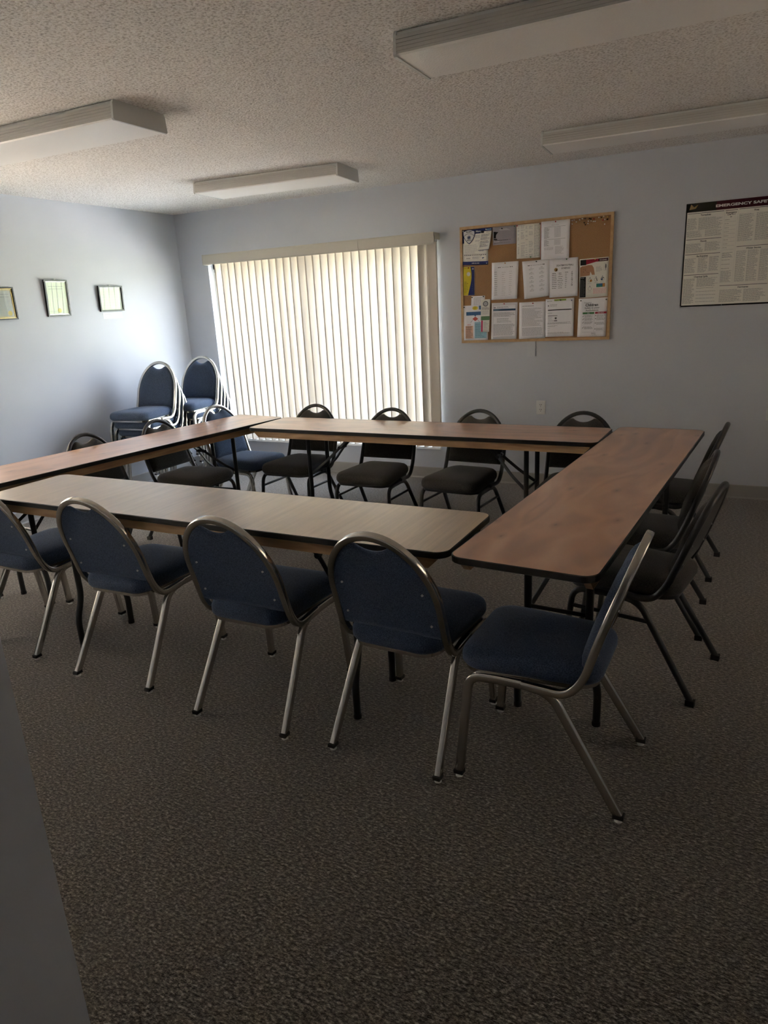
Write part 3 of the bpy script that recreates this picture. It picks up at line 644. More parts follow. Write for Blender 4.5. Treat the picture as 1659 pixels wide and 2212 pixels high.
def d_gray(g, W_, Hh):
    a, b = -W_/2, Hh/2
    poly(g, [(a + 0.008, b - 0.082), (a + 0.009, b - 0.046), (a + 0.007, b - 0.036), (a + 0.020, b - 0.034), (a + 0.022, b - 0.037), (a + 0.046, b - 0.039), (a + 0.034, b - 0.050), (a + 0.027, b - 0.060), (a + 0.025, b - 0.070), (a + 0.026, b - 0.082)][::1], 'black')
    poly(g, [(a + 0.008, b - 0.095), (a + 0.008, b - 0.087), (a + 0.032, b - 0.087), (a + 0.038, b - 0.095)][::-1], 'black')
    poly(g, [(a + 0.05, b - 0.02), (a + 0.11, b - 0.016), (a + 0.145, b - 0.034), (a + 0.11, b - 0.030), (a + 0.06, b - 0.030)][::-1], 'palink')
    lines(g, a + 0.075, -a - 0.01, b - 0.035, b - 0.085, 9, 'softink', 0.0025, 0.5); lines(g, a + 0.02, -a - 0.04, b - 0.098, b - 0.101, 2, 'ink', 0.002)
    lines(g, a + 0.01, -a - 0.05, b - 0.118, b - 0.119, 1, 'midink', 0.0022, 0.1)
    for i in range(4): rect(g, a + 0.012 + i * 0.011, b - 0.111, a + 0.018 + i * 0.011, b - 0.104, 'white')
sheet('flyer', 'mauve grey landscape flyer with a dark state outline on it', 'flyer', Q['gray'], d_gray, 'greypaper', 0.003)
def d_table(g, W_, Hh):
    cols = ((-0.085, -0.072), (-0.060, -0.030), (-0.024, -0.006), (0.002, 0.034), (0.042, 0.086))
    for i in range(30):
        y = Hh/2 - 0.010 - i * (Hh - 0.022) / 29
        for k, (a, b) in enumerate(cols):
            if k == 4 or random.random() < (0.55, 0.6, 0.5, 0.75)[k]: lines(g, a, b, y, y, 1, 'midink' if k == 4 else 'softink', 0.0022, 0.35)
    rect(g, W_/2 - 0.003, -Hh/2, W_/2, Hh/2, 'salmon')
sheet('chart_sheet', 'chart sheet of dense text columns with a pink right edge', 'paper', Q['table'], d_table, 'cream', 0.002)
def d_white1(g, W_, Hh):
    lines(g, -0.03, 0.025, Hh/2 - 0.036, Hh/2 - 0.036, 1, 'midink', 0.0016, 0.0)
    for y0, n in ((Hh/2 - 0.048, 15), (Hh/2 - 0.135, 8)):
        rect(g, -0.084, y0, 0.075, y0 + 0.0012, 'ink'); lines(g, -0.084, -0.045, y0 - 0.006, y0 - 0.006 - n * 0.0048, n, 'midink', 0.0018, 0.5)
        for k in range(6): rect(g, -0.006 + k * 0.0085, y0 - 0.008 - n * 0.0046, -0.0052 + k * 0.0085, y0 - 0.004, 'midink')
        for k in range(n): rect(g, -0.006, y0 - 0.006 - k * 0.0047, 0.0365, y0 - 0.0052 - k * 0.0047, 'softink')
    lines(g, -0.084, -0.012, -0.055, -0.068, 3, 'softink', 0.0015, 0.5); lines(g, 0.0, 0.065, -0.050, -0.100, 10, 'softink', 0.0015, 0.3)
sheet('schedule_sheet', 'white printed grid sheet held by one red pin at the top', 'paper', Q['white1'], d_white1, 'paper', 0.008, 1)
def d_w5(g, W_, Hh):
    put_text(g, 'Team Schedule', 0, 0.098, 0.007, 'midink', align='C', bold=0.0, width=0.055)
    for x in (-0.052, -0.040, 0.041, 0.055): disc(g, x, 0.101, 0.0036, 'ink')
    for i in range(12):
        y = 0.068 - i * 0.0155; lines(g, -0.085, -0.060, y, y, 1, 'midink', 0.0026, 0.2)
        lines(g, -0.025, 0.008, y - 0.005, y - 0.005, 1, 'softink', 0.0018, 0.6); lines(g, 0.033, 0.058, y, y, 1, 'softink', 0.0018, 0.5)
sheet('schedule_sheet', 'plain white schedule sheet left of the pair of schedules', 'paper', Q['w5'], d_w5, 'paper', 0.012)
def d_w6(g, W_, Hh):
    put_text(g, 'High School Volleyball', 0, 0.100, 0.006, 'midink', align='C', bold=0.0, width=0.085)
    for x in (-0.058, -0.050, 0.052, 0.060): disc(g, x, 0.103, 0.0034, 'ink')
    for c in (-0.035, 0.042):
        for i in range(6):
            y = 0.084 - i * 0.031; lines(g, c - 0.008, c + 0.008, y, y, 1, 'midink', 0.002, 0.2); lines(g, c - 0.020, c + 0.020, y - 0.007, y - 0.014, 2, 'softink', 0.0018, 0.3)
sheet('schedule_sheet', 'tilted white schedule sheet with two text columns, beside the football schedule', 'paper', Q['w6'], d_w6, 'paper', 0.016)
def d_foot(g, W_, Hh):
    put_text(g, '2024 PEM FOOTBALL', 0.008, 0.083, 0.0125, 'ink', align='C', width=0.128, bold=0.01, slant=0.15)
    put_text(g, 'SCHEDULE', 0.014, 0.062, 0.0125, 'ink', align='C', width=0.066, bold=0.01, slant=0.15)
    disc(g, -0.058, 0.060, 0.0135, 'tan'); poly(g, [(-0.060, 0.050), (-0.050, 0.052), (-0.049, 0.066), (-0.058, 0.062)], 'brown', 0.0016)
    lines(g, -0.086, -0.060, 0.034, 0.034, 1, 'ink', 0.0038, 0.0); lines(g, -0.038, -0.018, 0.034, 0.034, 1, 'ink', 0.0038, 0.0); lines(g, 0.010, 0.032, 0.038, 0.038, 1, 'ink', 0.0032, 0.0)
    for i in range(8):
        y = 0.022 - i * 0.0135; lines(g, -0.088, -0.053, y, y, 1, 'midink', 0.0032, 0.05); w_ = random.uniform(0.012, 0.022); lines(g, -0.026 - w_, -0.026 + w_, y, y, 1, 'midink', 0.0030, 0.0); lines(g, 0.010, 0.024, y + 0.002, y + 0.002, 1, 'midink', 0.0028, 0.0)
    for i, c in enumerate('JOIN US!'[:8]):
        pass
    for i in range(8):
        y = 0.038 - i * 0.0135
        if i % 3 == 1: ring(g, 0.062, y, 0.006, 0.0025, 'ink')
        elif i == 7: disc(g, 0.062, y, 0.0058, 'ink')
        else: line(g, 0.058, y - 0.002, 0.066, y + 0.003, 0.0032, 'ink')
sheet('schedule_sheet', 'white football schedule sheet with bold title and round mascot logo', 'paper', Q['foot'], d_foot, 'paper', 0.012, 1)
def d_lead(g, W_, Hh):
    a, b = -W_/2, Hh/2
    rect(g, a + 0.006, b - 0.045, a + 0.048, b - 0.007, 'black'); poly(g, [(a + 0.048, b - 0.042), (a + 0.12, b - 0.027), (-a - 0.006, b - 0.027), (-a - 0.006, b - 0.006), (a + 0.048, b - 0.007)], 'crimson')
    rect(g, a + 0.135, b - 0.027, -a - 0.006, b - 0.006, 'maroon', 0.0014); put_text(g, '12-LEAD', a + 0.145, b - 0.021, 0.008, 'white', width=0.05, z=0.0018)
    put_text(g, 'Lead Placement', a + 0.055, b - 0.020, 0.006, 'maroon', width=0.07, z=0.0018)
    chest = [(a + 0.004, b - 0.125), (a + 0.075, b - 0.120), (a + 0.080, b - 0.092), (a + 0.092, b - 0.117), (a + 0.112, b - 0.117), (a + 0.103, b - 0.068), (a + 0.090, b - 0.048), (a + 0.062, b - 0.046), (a + 0.045, b - 0.050), (a + 0.020, b - 0.052), (a + 0.004, b - 0.060)]
    poly(g, chest, 'skin')
    for x, y in ((0.032, 0.075), (0.045, 0.073), (0.030, 0.092), (0.045, 0.083), (0.055, 0.095), (0.065, 0.098)): disc(g, a + x, b - y, 0.0022, 'brown', 0.0016)
    rect(g, a + 0.006, -b + 0.005, a + 0.048, b - 0.128, 'black'); lines(g, a + 0.010, a + 0.043, b - 0.136, b - 0.137, 1, 'palink', 0.003, 0.1, 0.0016)
    lines(g, a + 0.010, a + 0.043, b - 0.150, -b + 0.012, 22, 'midink', 0.0022, 0.3, 0.0016)
    lines(g, a + 0.120, -a - 0.045, b - 0.062, b - 0.095, 7, 'softink', 0.0016); rect(g, -a - 0.034, b - 0.092, -a - 0.008, b - 0.040, 'softink'); rect(g, -a - 0.033, b - 0.091, -a - 0.009, b - 0.041, 'cream', 0.0012)
    disc(g, -a - 0.021, b - 0.050, 0.004, 'midink', 0.0016); rect(g, -a - 0.026, b - 0.075, -a - 0.016, b - 0.054, 'midink', 0.0016); rect(g, -a - 0.024, b - 0.088, -a - 0.018, b - 0.075, 'softink', 0.0016)
    for x, y, c in ((0.078, 0.155, 'orange'), (0.122, 0.152, 'black'), (0.168, 0.150, 'steel'), (0.078, 0.215, None)):
        ring(g, a + x, b - y, 0.013, 0.0014, 'midink'); disc(g, a + x, b - y + 0.018, 0.004, 'softink')
        if c == 'orange': disc(g, a + x + 0.007, b - y - 0.003, 0.0085, 'orange', 0.0016)
        if c == 'black': line(g, a + x, b - y + 0.010, a + x + 0.009, b - y - 0.010, 0.004, 'black', 0.0016)
        if c == 'steel': disc(g, a + x - 0.004, b - y - 0.003, 0.007, 'steel', 0.0016); line(g, a + x - 0.008, b - y + 0.010, a + x + 0.011, b - y + 0.005, 0.004, 'black', 0.0017)
        lines(g, a + x - 0.015, a + x + 0.012, b - y - 0.022, b - y - 0.022, 1, 'softink', 0.0018, 0.1)
    rect(g, a + 0.125, b - 0.207, -a - 0.022, b - 0.182, 'teal'); rect(g, a + 0.145, b - 0.196, -a - 0.040, b - 0.182, 'blue', 0.0012); rect(g, -a - 0.040, b - 0.207, -a - 0.022, b - 0.182, 'orange', 0.0012)
    lines(g, a + 0.102, -a - 0.008, b - 0.216, b - 0.250, 7, 'pink', 0.003, 0.05)
sheet('poster_sheet', 'medical chest poster with red and black header, right edge of the board', 'poster', Q['lead'], d_lead, 'cream', 0.001)
def d_yel(g, W_, Hh):
    a, b = -W_/2, Hh/2
    rect(g, a + 0.001, -b + 0.001, -a - 0.001, b - 0.001, 'navy')
    pts = [(a + 0.001, -b + 0.001)] + [(a + 0.050 + 0.012 * math.sin((i / 12 - 0.25) * 4.2) + 0.012 * i / 12, -b + 0.001 + (Hh - 0.002) * i / 12) for i in range(13)] + [(a + 0.001, b - 0.001)]
    poly(g, pts, 'yellow', 0.0012); disc(g, a + 0.045, b - 0.055, 0.016, 'cream', 0.0016)
    lines(g, a + 0.008, a + 0.050, b - 0.012, b - 0.013, 1, 'red', 0.0025, 0.0, 0.0016)
    for k in range(8): lines(g, a + 0.008, a + 0.040, b - 0.115 - k * 0.0115, b - 0.115 - k * 0.0115, 1, 'brown', 0.0025, 0.5, 0.0016)
    for k in range(4): disc(g, a + 0.076, b - 0.135 - k * 0.016, 0.005, 'steel', 0.0014)
    rect(g, a + 0.074, b - 0.022, a + 0.088, b - 0.012, 'white', 0.0014)
sheet('brochure', 'narrow yellow and navy brochure at the left edge of the board', 'brochure', Q['yel'], d_yel, 'paper', 0.0015)
def d_small(g, W_, Hh):
    lines(g, -W_/2 + 0.02, W_/2 - 0.012, Hh/2 - 0.012, -Hh/2 + 0.010, 10, 'softink', 0.002, 0.3)
sheet('note_sheet', 'small white text slip half hidden behind the flowchart', 'paper', Q['small'], d_small, 'paper', 0.001)
def d_flow(g, W_, Hh):
    a, b = -W_/2, Hh/2
    st = [(-0.005 + (0.028 if k % 2 else 0.020) * math.cos(k * PI / 12), b - 0.022 + (0.018 if k % 2 else 0.012) * math.sin(k * PI / 12)) for k in range(24)]
    poly(g, st, 'yellow'); put_text(g, 'START', -0.005, b - 0.025, 0.006, 'brown', align='C', z=0.0016, width=0.022)
    rect(g, a + 0.022, b - 0.078, -a - 0.012, b - 0.050, 'blue'); rect(g, a + 0.130, b - 0.035, -a - 0.020, b - 0.005, 'blue')
    lines(g, a + 0.05, -a - 0.05, b - 0.058, b - 0.070, 2, 'navy', 0.0022, 0.1, 0.0014)
    poly(g, [(-0.005 - 0.008, b - 0.078), (-0.005, b - 0.090), (0.003, b - 0.078)], 'blue'); poly(g, [(-0.005, b - 0.124), (0.020, b - 0.106), (-0.005, b - 0.088), (-0.030, b - 0.106)], 'salmon', 0.0012)
    line(g, -0.026, b - 0.115, -0.045, b - 0.134, 0.002, 'ink'); line(g, 0.016, b - 0.115, 0.032, b - 0.132, 0.002, 'ink')
    rect(g, a + 0.014, -b + 0.015, a + 0.080, b - 0.160, 'peach'); rect(g, a + 0.092, -b + 0.015, -a - 0.012, b - 0.132, 'sky')
    lines(g, a + 0.030, a + 0.065, b - 0.150, b - 0.151, 1, 'salmon', 0.004, 0.0); lines(g, a + 0.018, a + 0.076, b - 0.165, -b + 0.024, 13, 'brown', 0.0022, 0.4, 0.0014)
    lines(g, a + 0.098, -a - 0.018, b - 0.148, -b + 0.022, 14, 'steel', 0.0020, 0.5, 0.0014)
sheet('flowchart_sheet', 'white flowchart with blue boxes and a red diamond, bottom left corner', 'paper', Q['flow'], d_flow, 'paper', 0.003, 1)
def d_green(g, W_, Hh):
    a, b = -W_/2, Hh/2
    ring(g, 0.0, b - 0.034, 0.021, 0.007, 'midink'); disc(g, 0, b - 0.034, 0.012, 'palink'); lines(g, a + 0.008, -a - 0.008, b - 0.066, b - 0.075, 2, 'ink', 0.003, 0.1); lines(g, a + 0.010, -a - 0.010, b - 0.086, b - 0.115, 7, 'palink', 0.002, 0.2)
    rect(g, a + 0.001, b - 0.158, -a - 0.001, b - 0.130, 'sage'); rect(g, a + 0.001, b - 0.160, -a - 0.001, b - 0.157, 'green', 0.0012); rect(g, a + 0.004, -b + 0.002, a + 0.016, b - 0.162, 'magenta')
    lines(g, a + 0.024, -a - 0.006, b - 0.175, -b + 0.015, 11, 'softink', 0.0018, 0.6)
sheet('brochure', 'narrow white brochure with green band and magenta strip over the flowchart', 'brochure', Q['green'], d_green, 'cream', 0.010, 3)
def d_blue(g, W_, Hh):
    a, b = -W_/2, Hh/2
    for r in ((a + 0.014, -b + 0.018, a + 0.0152, b - 0.016), (-a - 0.0152, -b + 0.018, -a - 0.014, b - 0.016), (a + 0.014, b - 0.0172, -a - 0.014, b - 0.016), (a + 0.014, -b + 0.018, -a - 0.014, -b + 0.0192)): rect(g, *r, 'softink')
    put_text(g, 'dps', a + 0.018, b - 0.040, 0.009, 'ink', bold=0.03); lines(g, a + 0.045, -a - 0.07, b - 0.032, b - 0.040, 2, 'midink', 0.002, 0.1); rect(g, a + 0.014, b - 0.062, -a - 0.016, b - 0.047, 'steel'); lines(g, a + 0.020, a + 0.06, b - 0.055, b - 0.0551, 1, 'sky', 0.003, 0.1, 0.0014)
    lines(g, a + 0.018, -a - 0.020, b - 0.075, b - 0.105, 7, 'midink', 0.0018, 0.3); lines(g, a + 0.045, -a - 0.040, b - 0.120, b - 0.150, 5, 'midink', 0.0018, 0.7); lines(g, a + 0.018, -a - 0.020, b - 0.165, -b + 0.032, 17, 'midink', 0.0018, 0.2)
sheet('notice_sheet', 'white notice with a blue title bar and grey border', 'paper', Q['blue'], d_blue, 'paper', 0.004)
def d_w14(g, W_, Hh):
    a, b = -W_/2, Hh/2
    lines(g, a + 0.024, a + 0.12, b - 0.030, b - 0.031, 1, 'midink', 0.003, 0.0); lines(g, a + 0.024, -a - 0.020, b - 0.048, b - 0.180, 24, 'softink', 0.0019, 0.45); lines(g, a + 0.024, -a - 0.020, b - 0.195, -b + 0.025, 12, 'softink', 0.0022, 0.1)
sheet('letter_sheet', 'white letter full of plain text, bottom row below the tilted schedule', 'paper', Q['w14'], d_w14, 'paper', 0.004)
def d_apple(g, W_, Hh):
    a, b = -W_/2, Hh/2
    rect(g, -0.042, b - 0.0165, 0.048, b - 0.004, 'lime'); put_text(g, 'Rapid Response', -0.040, b - 0.014, 0.008, 'green', width=0.086, z=0.0016)
    disc(g, a + 0.018, b - 0.017, 0.003, 'ink'); lines(g, a + 0.026, a + 0.050, b - 0.017, b - 0.0171, 1, 'midink', 0.0025, 0.0); disc(g, a + 0.022, b - 0.050, 0.004, 'ink'); lines(g, a + 0.035, a + 0.09, b - 0.044, b - 0.053, 2, 'midink', 0.0020, 0.2)
    rect(g, a + 0.018, b - 0.086, -a - 0.018, b - 0.079, 'ink'); lines(g, a + 0.016, a + 0.055, b - 0.105, b - 0.1051, 1, 'midink', 0.002, 0.0)
    rect(g, a + 0.018, b - 0.127, a + 0.090, b - 0.1235, 'ink'); rect(g, a + 0.018, b - 0.164, a + 0.064, b - 0.1625, 'ink'); rect(g, a + 0.066, b - 0.166, a + 0.089, b - 0.160, 'ink')
    for k in range(3):
        an = PI / 2 + k * PI / 3; line(g, a + 0.078 - 0.009 * math.cos(an), b - 0.144 - 0.009 * math.sin(an), a + 0.078 + 0.009 * math.cos(an), b - 0.144 + 0.009 * math.sin(an), 0.0045, 'ink')
    lines(g, a + 0.018, a + 0.055, b - 0.134, b - 0.154, 5, 'palink', 0.0016, 0.3); lines(g, a + 0.016, -a - 0.02, b - 0.176, b - 0.186, 3, 'midink', 0.0018, 0.2)
    lines(g, a + 0.016, a + 0.10, b - 0.200, b - 0.205, 2, 'softink', 0.0018, 0.4); lines(g, a + 0.016, a + 0.035, b - 0.220, b - 0.236, 2, 'softink', 0.002, 0.2); lines(g, a + 0.016, -a - 0.03, b - 0.250, b - 0.258, 3, 'softink', 0.0018, 0.3)
sheet('stapled_packet', 'white stapled packet with a green heading and thick black rule', 'papers', Q['apple'], d_apple, 'paper', 0.007, 2)
def d_child(g, W_, Hh):
    a, b = -W_/2, Hh/2
    put_text(g, 'Transport', a + 0.040, b - 0.036, 0.009, 'midink', width=0.055, bold=0.0); put_text(g, 'Children', a + 0.052, b - 0.058, 0.019, 'ink', width=0.092, bold=0.03)
    put_text(g, 'Safely in your', a + 0.047, b - 0.076, 0.0125, 'midink', width=0.108, bold=0.015); put_text(g, 'Ambulance', a + 0.054, b - 0.094, 0.0125, 'midink', width=0.094, bold=0.015)
    rect(g, a + 0.034, b - 0.115, a + 0.119, b - 0.101, 'green'); rect(g, a + 0.125, b - 0.115, -a - 0.002, b - 0.101, 'crimson')
    put_text(g, 'DO', a + 0.077, b - 0.112, 0.008, 'white', align='C', z=0.0016); put_text(g, 'DO NOT', a + 0.168, b - 0.112, 0.008, 'white', align='C', z=0.0016)
    for k, yy in enumerate((0.128, 0.151, 0.176, 0.213)): line(g, a + 0.034, b - yy, a + 0.038, b - yy - 0.005, 0.002, 'ink'); line(g, a + 0.038, b - yy - 0.005, a + 0.046, b - yy + 0.007, 0.002, 'ink'); lines(g, a + 0.050, a + 0.112, b - yy + 0.005, b - yy - 0.010, 4, 'midink', 0.0017, 0.3)
    for k, yy in enumerate((0.128, 0.150, 0.182, 0.225)): line(g, a + 0.127, b - yy - 0.004, a + 0.134, b - yy + 0.004, 0.002, 'ink'); line(g, a + 0.127, b - yy + 0.004, a + 0.134, b - yy - 0.004, 0.002, 'ink'); lines(g, a + 0.138, -a - 0.010, b - yy + 0.005, b - yy - 0.010, 4, 'midink', 0.0017, 0.3)
    for r in ((a + 0.034, -b + 0.034, -a - 0.004, -b + 0.035), (a + 0.121, -b + 0.034, a + 0.122, b - 0.118), (-a - 0.005, -b + 0.034, -a - 0.004, b - 0.118)): rect(g, *r, 'softink')
    put_text(g, 'EMSC', 0.015, -b + 0.022, 0.007, 'softink', align='C', width=0.034); lines(g, 0.0, 0.034, -b + 0.016, -b + 0.0161, 1, 'softink', 0.0018, 0.1); lines(g, -0.015, 0.045, -b + 0.008, -b + 0.0081, 1, 'softink', 0.0014, 0.1)
sheet('poster_sheet', 'white poster reading Transport Children Safely in your Ambulance', 'poster', Q['child'], d_child, 'paper', 0.002)
# shield emblem
t = thing('shield_sign', 'white ambulance service shield with a blue border and star of life', 'sign', (-1.957, BY - 0.004, 1.990), 0); t.rotation_euler = (PI/2, 0, 0)
def shield(k):
    half = [(0.0, 0.052), (0.018, 0.050), (0.034, 0.044), (0.050, 0.040), (0.050, 0.015), (0.042, -0.008), (0.030, -0.028), (0.012, -0.048), (0.0, -0.056)]
    p = [(x * k, y * k) for x, y in half]; return [(-x, y) for x, y in p[1:-1]] + list(reversed(p))
g = G(); g.prism(shield(1.0)[::-1], 0, 0.003, 'navy'); g.obj('shield_border', t)
g = G(); poly(g, [(x, y) for x, y in shield(0.90)][::-1], 'white', 0.0034)
put_text(g, 'ELGIN', 0, 0.030, 0.010, 'ink', align='C', width=0.044, z=0.0042, bold=0.03)
for i, c in enumerate('AMBULANCE'):
    an = (4 - i) * 0.19; put_text(g, c, -0.052 * math.sin(an) , -0.034 + 0.052 * math.cos(an), 0.0075, 'ink', z=0.0042, bold=0.03, align='C', ang=an * 0.9)
put_text(g, 'SERVICE', 0, -0.031, 0.008, 'ink', align='C', width=0.036, z=0.0042, bold=0.03)
for k in range(3):
    an = PI / 2 + k * PI / 3; line(g, -0.014 * math.cos(an), -0.008 - 0.014 * math.sin(an), 0.014 * math.cos(an), -0.008 + 0.014 * math.sin(an), 0.007, 'navy', 0.0042)
line(g, 0, -0.018, 0, 0.002, 0.0016, 'white', 0.0046); g.obj('shield_face', t)
# push pins
pins = [(-1.155, 2.032, 'w'), (-1.141, 2.034, 'w'), (-1.126, 2.021, 'w'), (-1.155, 2.008, 'w'), (-1.102, 2.032, 'w'), (-1.082, 2.037, 'w'), (-1.063, 2.037, 'k'), (-1.033, 2.034, 'k'), (-1.022, 2.030, 'k'), (-0.999, 2.028, 'r'), (-1.07, 2.009, 'k'), (-1.062, 1.995, 'k'), (-1.041, 2.017, 'w'), (-1.041, 2.001, 'w'), (-1.02, 2.016, 'w'), (-1.004, 2.013, 'w'), (-0.991, 2.012, 'w'), (-0.964, 2.036, 'w'), (-0.948, 2.034, 'k'), (-0.931, 2.038, 'w'), (-0.903, 2.032, 'y'), (-0.937, 2.014, 'r'), (-0.923, 2.017, 'w'), (-0.906, 2.017, 'k'), (-0.924, 1.987, 'w')]
held = [(-1.278, 2.036, 'red', 'the white grid sheet'), (-1.569, 2.034, 'red', 'the text column chart, upper left corner'), (-1.394, 2.031, 'black', 'the text column chart, upper right corner'), (-1.463, 1.803, 'green', 'the bottom of the text column chart'), (-1.687, 2.024, 'black', 'the middle of the mauve flyer'), (-1.591, 2.033, 'green', 'the right corner of the mauve flyer'), (-2.004, 2.032, 'white', 'the shield sign, left corner'), (-1.815, 2.030, 'white', 'the loose leaflet'), (-1.812, 1.783, 'white', 'the menu poster, lower right corner'), (-1.964, 1.757, 'red', 'the yellow brochure'), (-1.936, 1.530, 'black', 'the small slip, left corner'), (-1.841, 1.532, 'black', 'the small slip, right corner'), (-2.006, 1.457, 'black', 'the flowchart corner'), (-1.664, 1.772, 'orange', 'the left plain schedule'), (-1.418, 1.766, 'black', 'the tilted schedule'), (-1.191, 1.766, 'green', 'the football schedule'), (-0.983, 1.752, 'yellow', 'the medical chest poster'), (-1.672, 1.468, 'red', 'the blue barred notice'), (-1.442, 1.462, 'red', 'the plain text letter'), (-1.228, 1.474, 'black', 'the stapled packet heading'), (-1.146, 1.469, 'blue', 'the stapled packet, right corner'), (-1.077, 1.462, 'black', 'the children transport poster, left corner'), (-0.892, 1.463, 'black', 'the children transport poster, right corner')]
PM = dict(w='white', k='black', r='red', y='gold', white='white', black='black', red='red', green='green', orange='orange', yellow='gold', blue='navy'); CN = dict(w='pale', k='black', r='red', y='yellow')
def pin(x, z, col, label, group, off):
    g = G(); m = PM[col]; vs = []; pr = [(0.0008, -0.004), (0.0008, 0.003), (0.0042, 0.003), (0.0045, 0.0045), (0.0026, 0.006), (0.0024, 0.011), (0.0040, 0.0125), (0.0038, 0.0145)]; n = 10
    for r, h in pr: vs += [(r * math.cos(2*PI*i/n), r * math.sin(2*PI*i/n), h) for i in range(n)]
    g.add(vs, [(k*n + i, k*n + (i+1) % n, (k+1)*n + (i+1) % n, (k+1)*n + i) for k in range(len(pr)-1) for i in range(n)], m, True); g.add(vs, [tuple((len(pr)-1)*n + i for i in range(n))], m)
    o = g.obj('push_pin'); o.location = (x, BY - off, z); o.rotation_euler = (PI/2 + random.uniform(-.12, .12), 0, random.uniform(-.15, .15)); tag(o, label, 'push pin', group)
for x, z, c in pins: pin(x, z, c, 'spare %s push pin in the bare cork, upper right of the board' % CN[c], 'spare %s push pins in the bare cork' % CN[c], 0.0)
for x, z, c, wh in held: pin(x, z, c, '%s push pin holding %s' % (c, wh), 'push pins holding papers', 0.004)

# emergency poster
EP = wall_thing('safety_poster', 'large black framed EMERGENCY SAFETY poster on the right of the back wall', 'poster', 0.075, 1.7245, YB - 0.0015)
ew, eh = 0.459, 0.3405
g = G(); g.box((-ew, -eh, 0), (ew, eh, 0.006), 'black_frame'); g.obj('backing', EP)
g = G(); T_ = lambda x: x - 0.075
z1 = 0.0066
rect(g, -ew + 0.009, -eh + 0.010, ew - 0.009, 0.284, 'cream', z1)
rect(g, -ew, 0.284, -0.27, eh, 'black', z1); rect(g, -0.27, 0.284, ew, eh, 'maroon', z1)
poly(g, [(-ew + 0.02, 0.30), (-ew + 0.06, 0.305), (-ew + 0.075, 0.33), (-ew + 0.05, 0.315), (-ew + 0.03, 0.335)], 'tan', z1 + 0.0004)
put_text(g, 'EMERGENCY SAFETY TIPS', T_(-0.199), 0.3025, 0.0165, 'white', width=0.430, bold=0.035, z=z1 + 0.0006)
def hd(s_, x0, x1, z, tc_=None):
    rect(g, T_(x0), z - 1.7245 - 0.001, T_(x1), z - 1.7245 + 0.0022, 'ink', z1 + 0.0003)
    if s_: put_text(g, s_, T_((x0 + x1) / 2), z - 1.7245 - 0.018, 0.0105, 'ink', align='C', bold=0.03, z=z1 + 0.0004)
def blk(x0, x1, za, zb_, n, m='midink', r=0.35): lines(g, T_(x0), T_(x1), za - 1.7245, zb_ - 1.7245, n, m, 0.0017, r, z1 + 0.0003)
hd('Tornadoes', -0.371, -0.145, 1.999); blk(-0.371, -0.31, 1.967, 1.897, 13); blk(-0.30, -0.15, 1.967, 1.895, 14); blk(-0.371, -0.27, 1.885, 1.848, 7); blk(-0.255, -0.15, 1.887, 1.85, 7)
hd('Floods', -0.371, -0.150, 1.831); blk(-0.371, -0.26, 1.803, 1.748, 11); blk(-0.25, -0.15, 1.808, 1.755, 11)
hd('Earthquakes', -0.371, -0.150, 1.734); blk(-0.371, -0.30, 1.706, 1.615, 17); blk(-0.285, -0.225, 1.709, 1.615, 17); blk(-0.215, -0.155, 1.712, 1.622, 17)
hd('Chemical Spills', -0.371, -0.150, 1.598); blk(-0.371, -0.295, 1.572, 1.408, 30); blk(-0.285, -0.15, 1.574, 1.52, 11)
for k in range(5): blk(-0.285, -0.16, 1.508 - k * 0.023, 1.508 - k * 0.023, 1, 'midink', 0.1)
hd('Emergency', -0.137, -0.062, 1.999); put_text(g, 'Dial 911', T_(-0.1), 1.969 - 1.7245, 0.010, 'ink', align='C', bold=0.03, z=z1 + 0.0004); put_text(g, 'or', T_(-0.1), 1.955 - 1.7245, 0.009, 'ink', align='C', bold=0.03, z=z1 + 0.0004)
for k in range(8): blk(-0.137, -0.107, 1.941 - k * 0.0255, 1.941 - k * 0.0255, 1, 'ink', 0.1); rect(g, T_(-0.137), 1.928 - 1.7245 - k * 0.0255, T_(-0.068), 1.929 - 1.7245 - k * 0.0255, 'softink', z1 + 0.0003)
rect(g, T_(-0.141), 1.53 - 1.7245, T_(-0.1403), 1.995 - 1.7245, 'palink', z1 + 0.0003); rect(g, T_(-0.0603), 1.53 - 1.7245, T_(-0.0596), 1.995 - 1.7245, 'palink', z1 + 0.0003)
blk(-0.137, -0.07, 1.730, 1.700, 6, 'ink'); 
for k in range(3): blk(-0.137, -0.085, 1.684 - k * 0.028, 1.684 - k * 0.028, 1, 'ink', 0.1)
blk(-0.137, -0.07, 1.612, 1.54, 14)
hd('Fires', -0.054, 0.155, 2.001); blk(-0.052, 0.04, 1.968, 1.80, 30); blk(0.052, 0.15, 1.968, 1.80, 30)
hd('Winter Storms', -0.052, 0.155, 1.764); blk(-0.050, 0.012, 1.735, 1.54, 34); blk(0.020, 0.085, 1.737, 1.54, 34); blk(0.095, 0.15, 1.737, 1.54, 34)
hd('Hurricanes', -0.137, 0.155, 1.515); blk(-0.135, 0.005, 1.487, 1.408, 15); blk(0.015, 0.15, 1.487, 1.408, 15)
hd('Heat Waves', 0.165, 0.515, 2.001); blk(0.168, 0.33, 1.968, 1.78, 34); blk(0.345, 0.51, 1.968, 1.78, 34); hd('Power Outages', 0.165, 0.515, 1.76); blk(0.168, 0.33, 1.73, 1.41, 54); blk(0.345, 0.51, 1.73, 1.41, 54)
g.obj('printed_face', EP)
for x, y in ((-ew + 0.004, -eh + 0.004), (0.0 - 0.19, -eh + 0.004), (ew - 0.004, -eh + 0.004)):
    g = G(); g.cyl((x, y, 0.006), 0.003, 0.002, 'screw', n=10); g.obj('screw', EP)

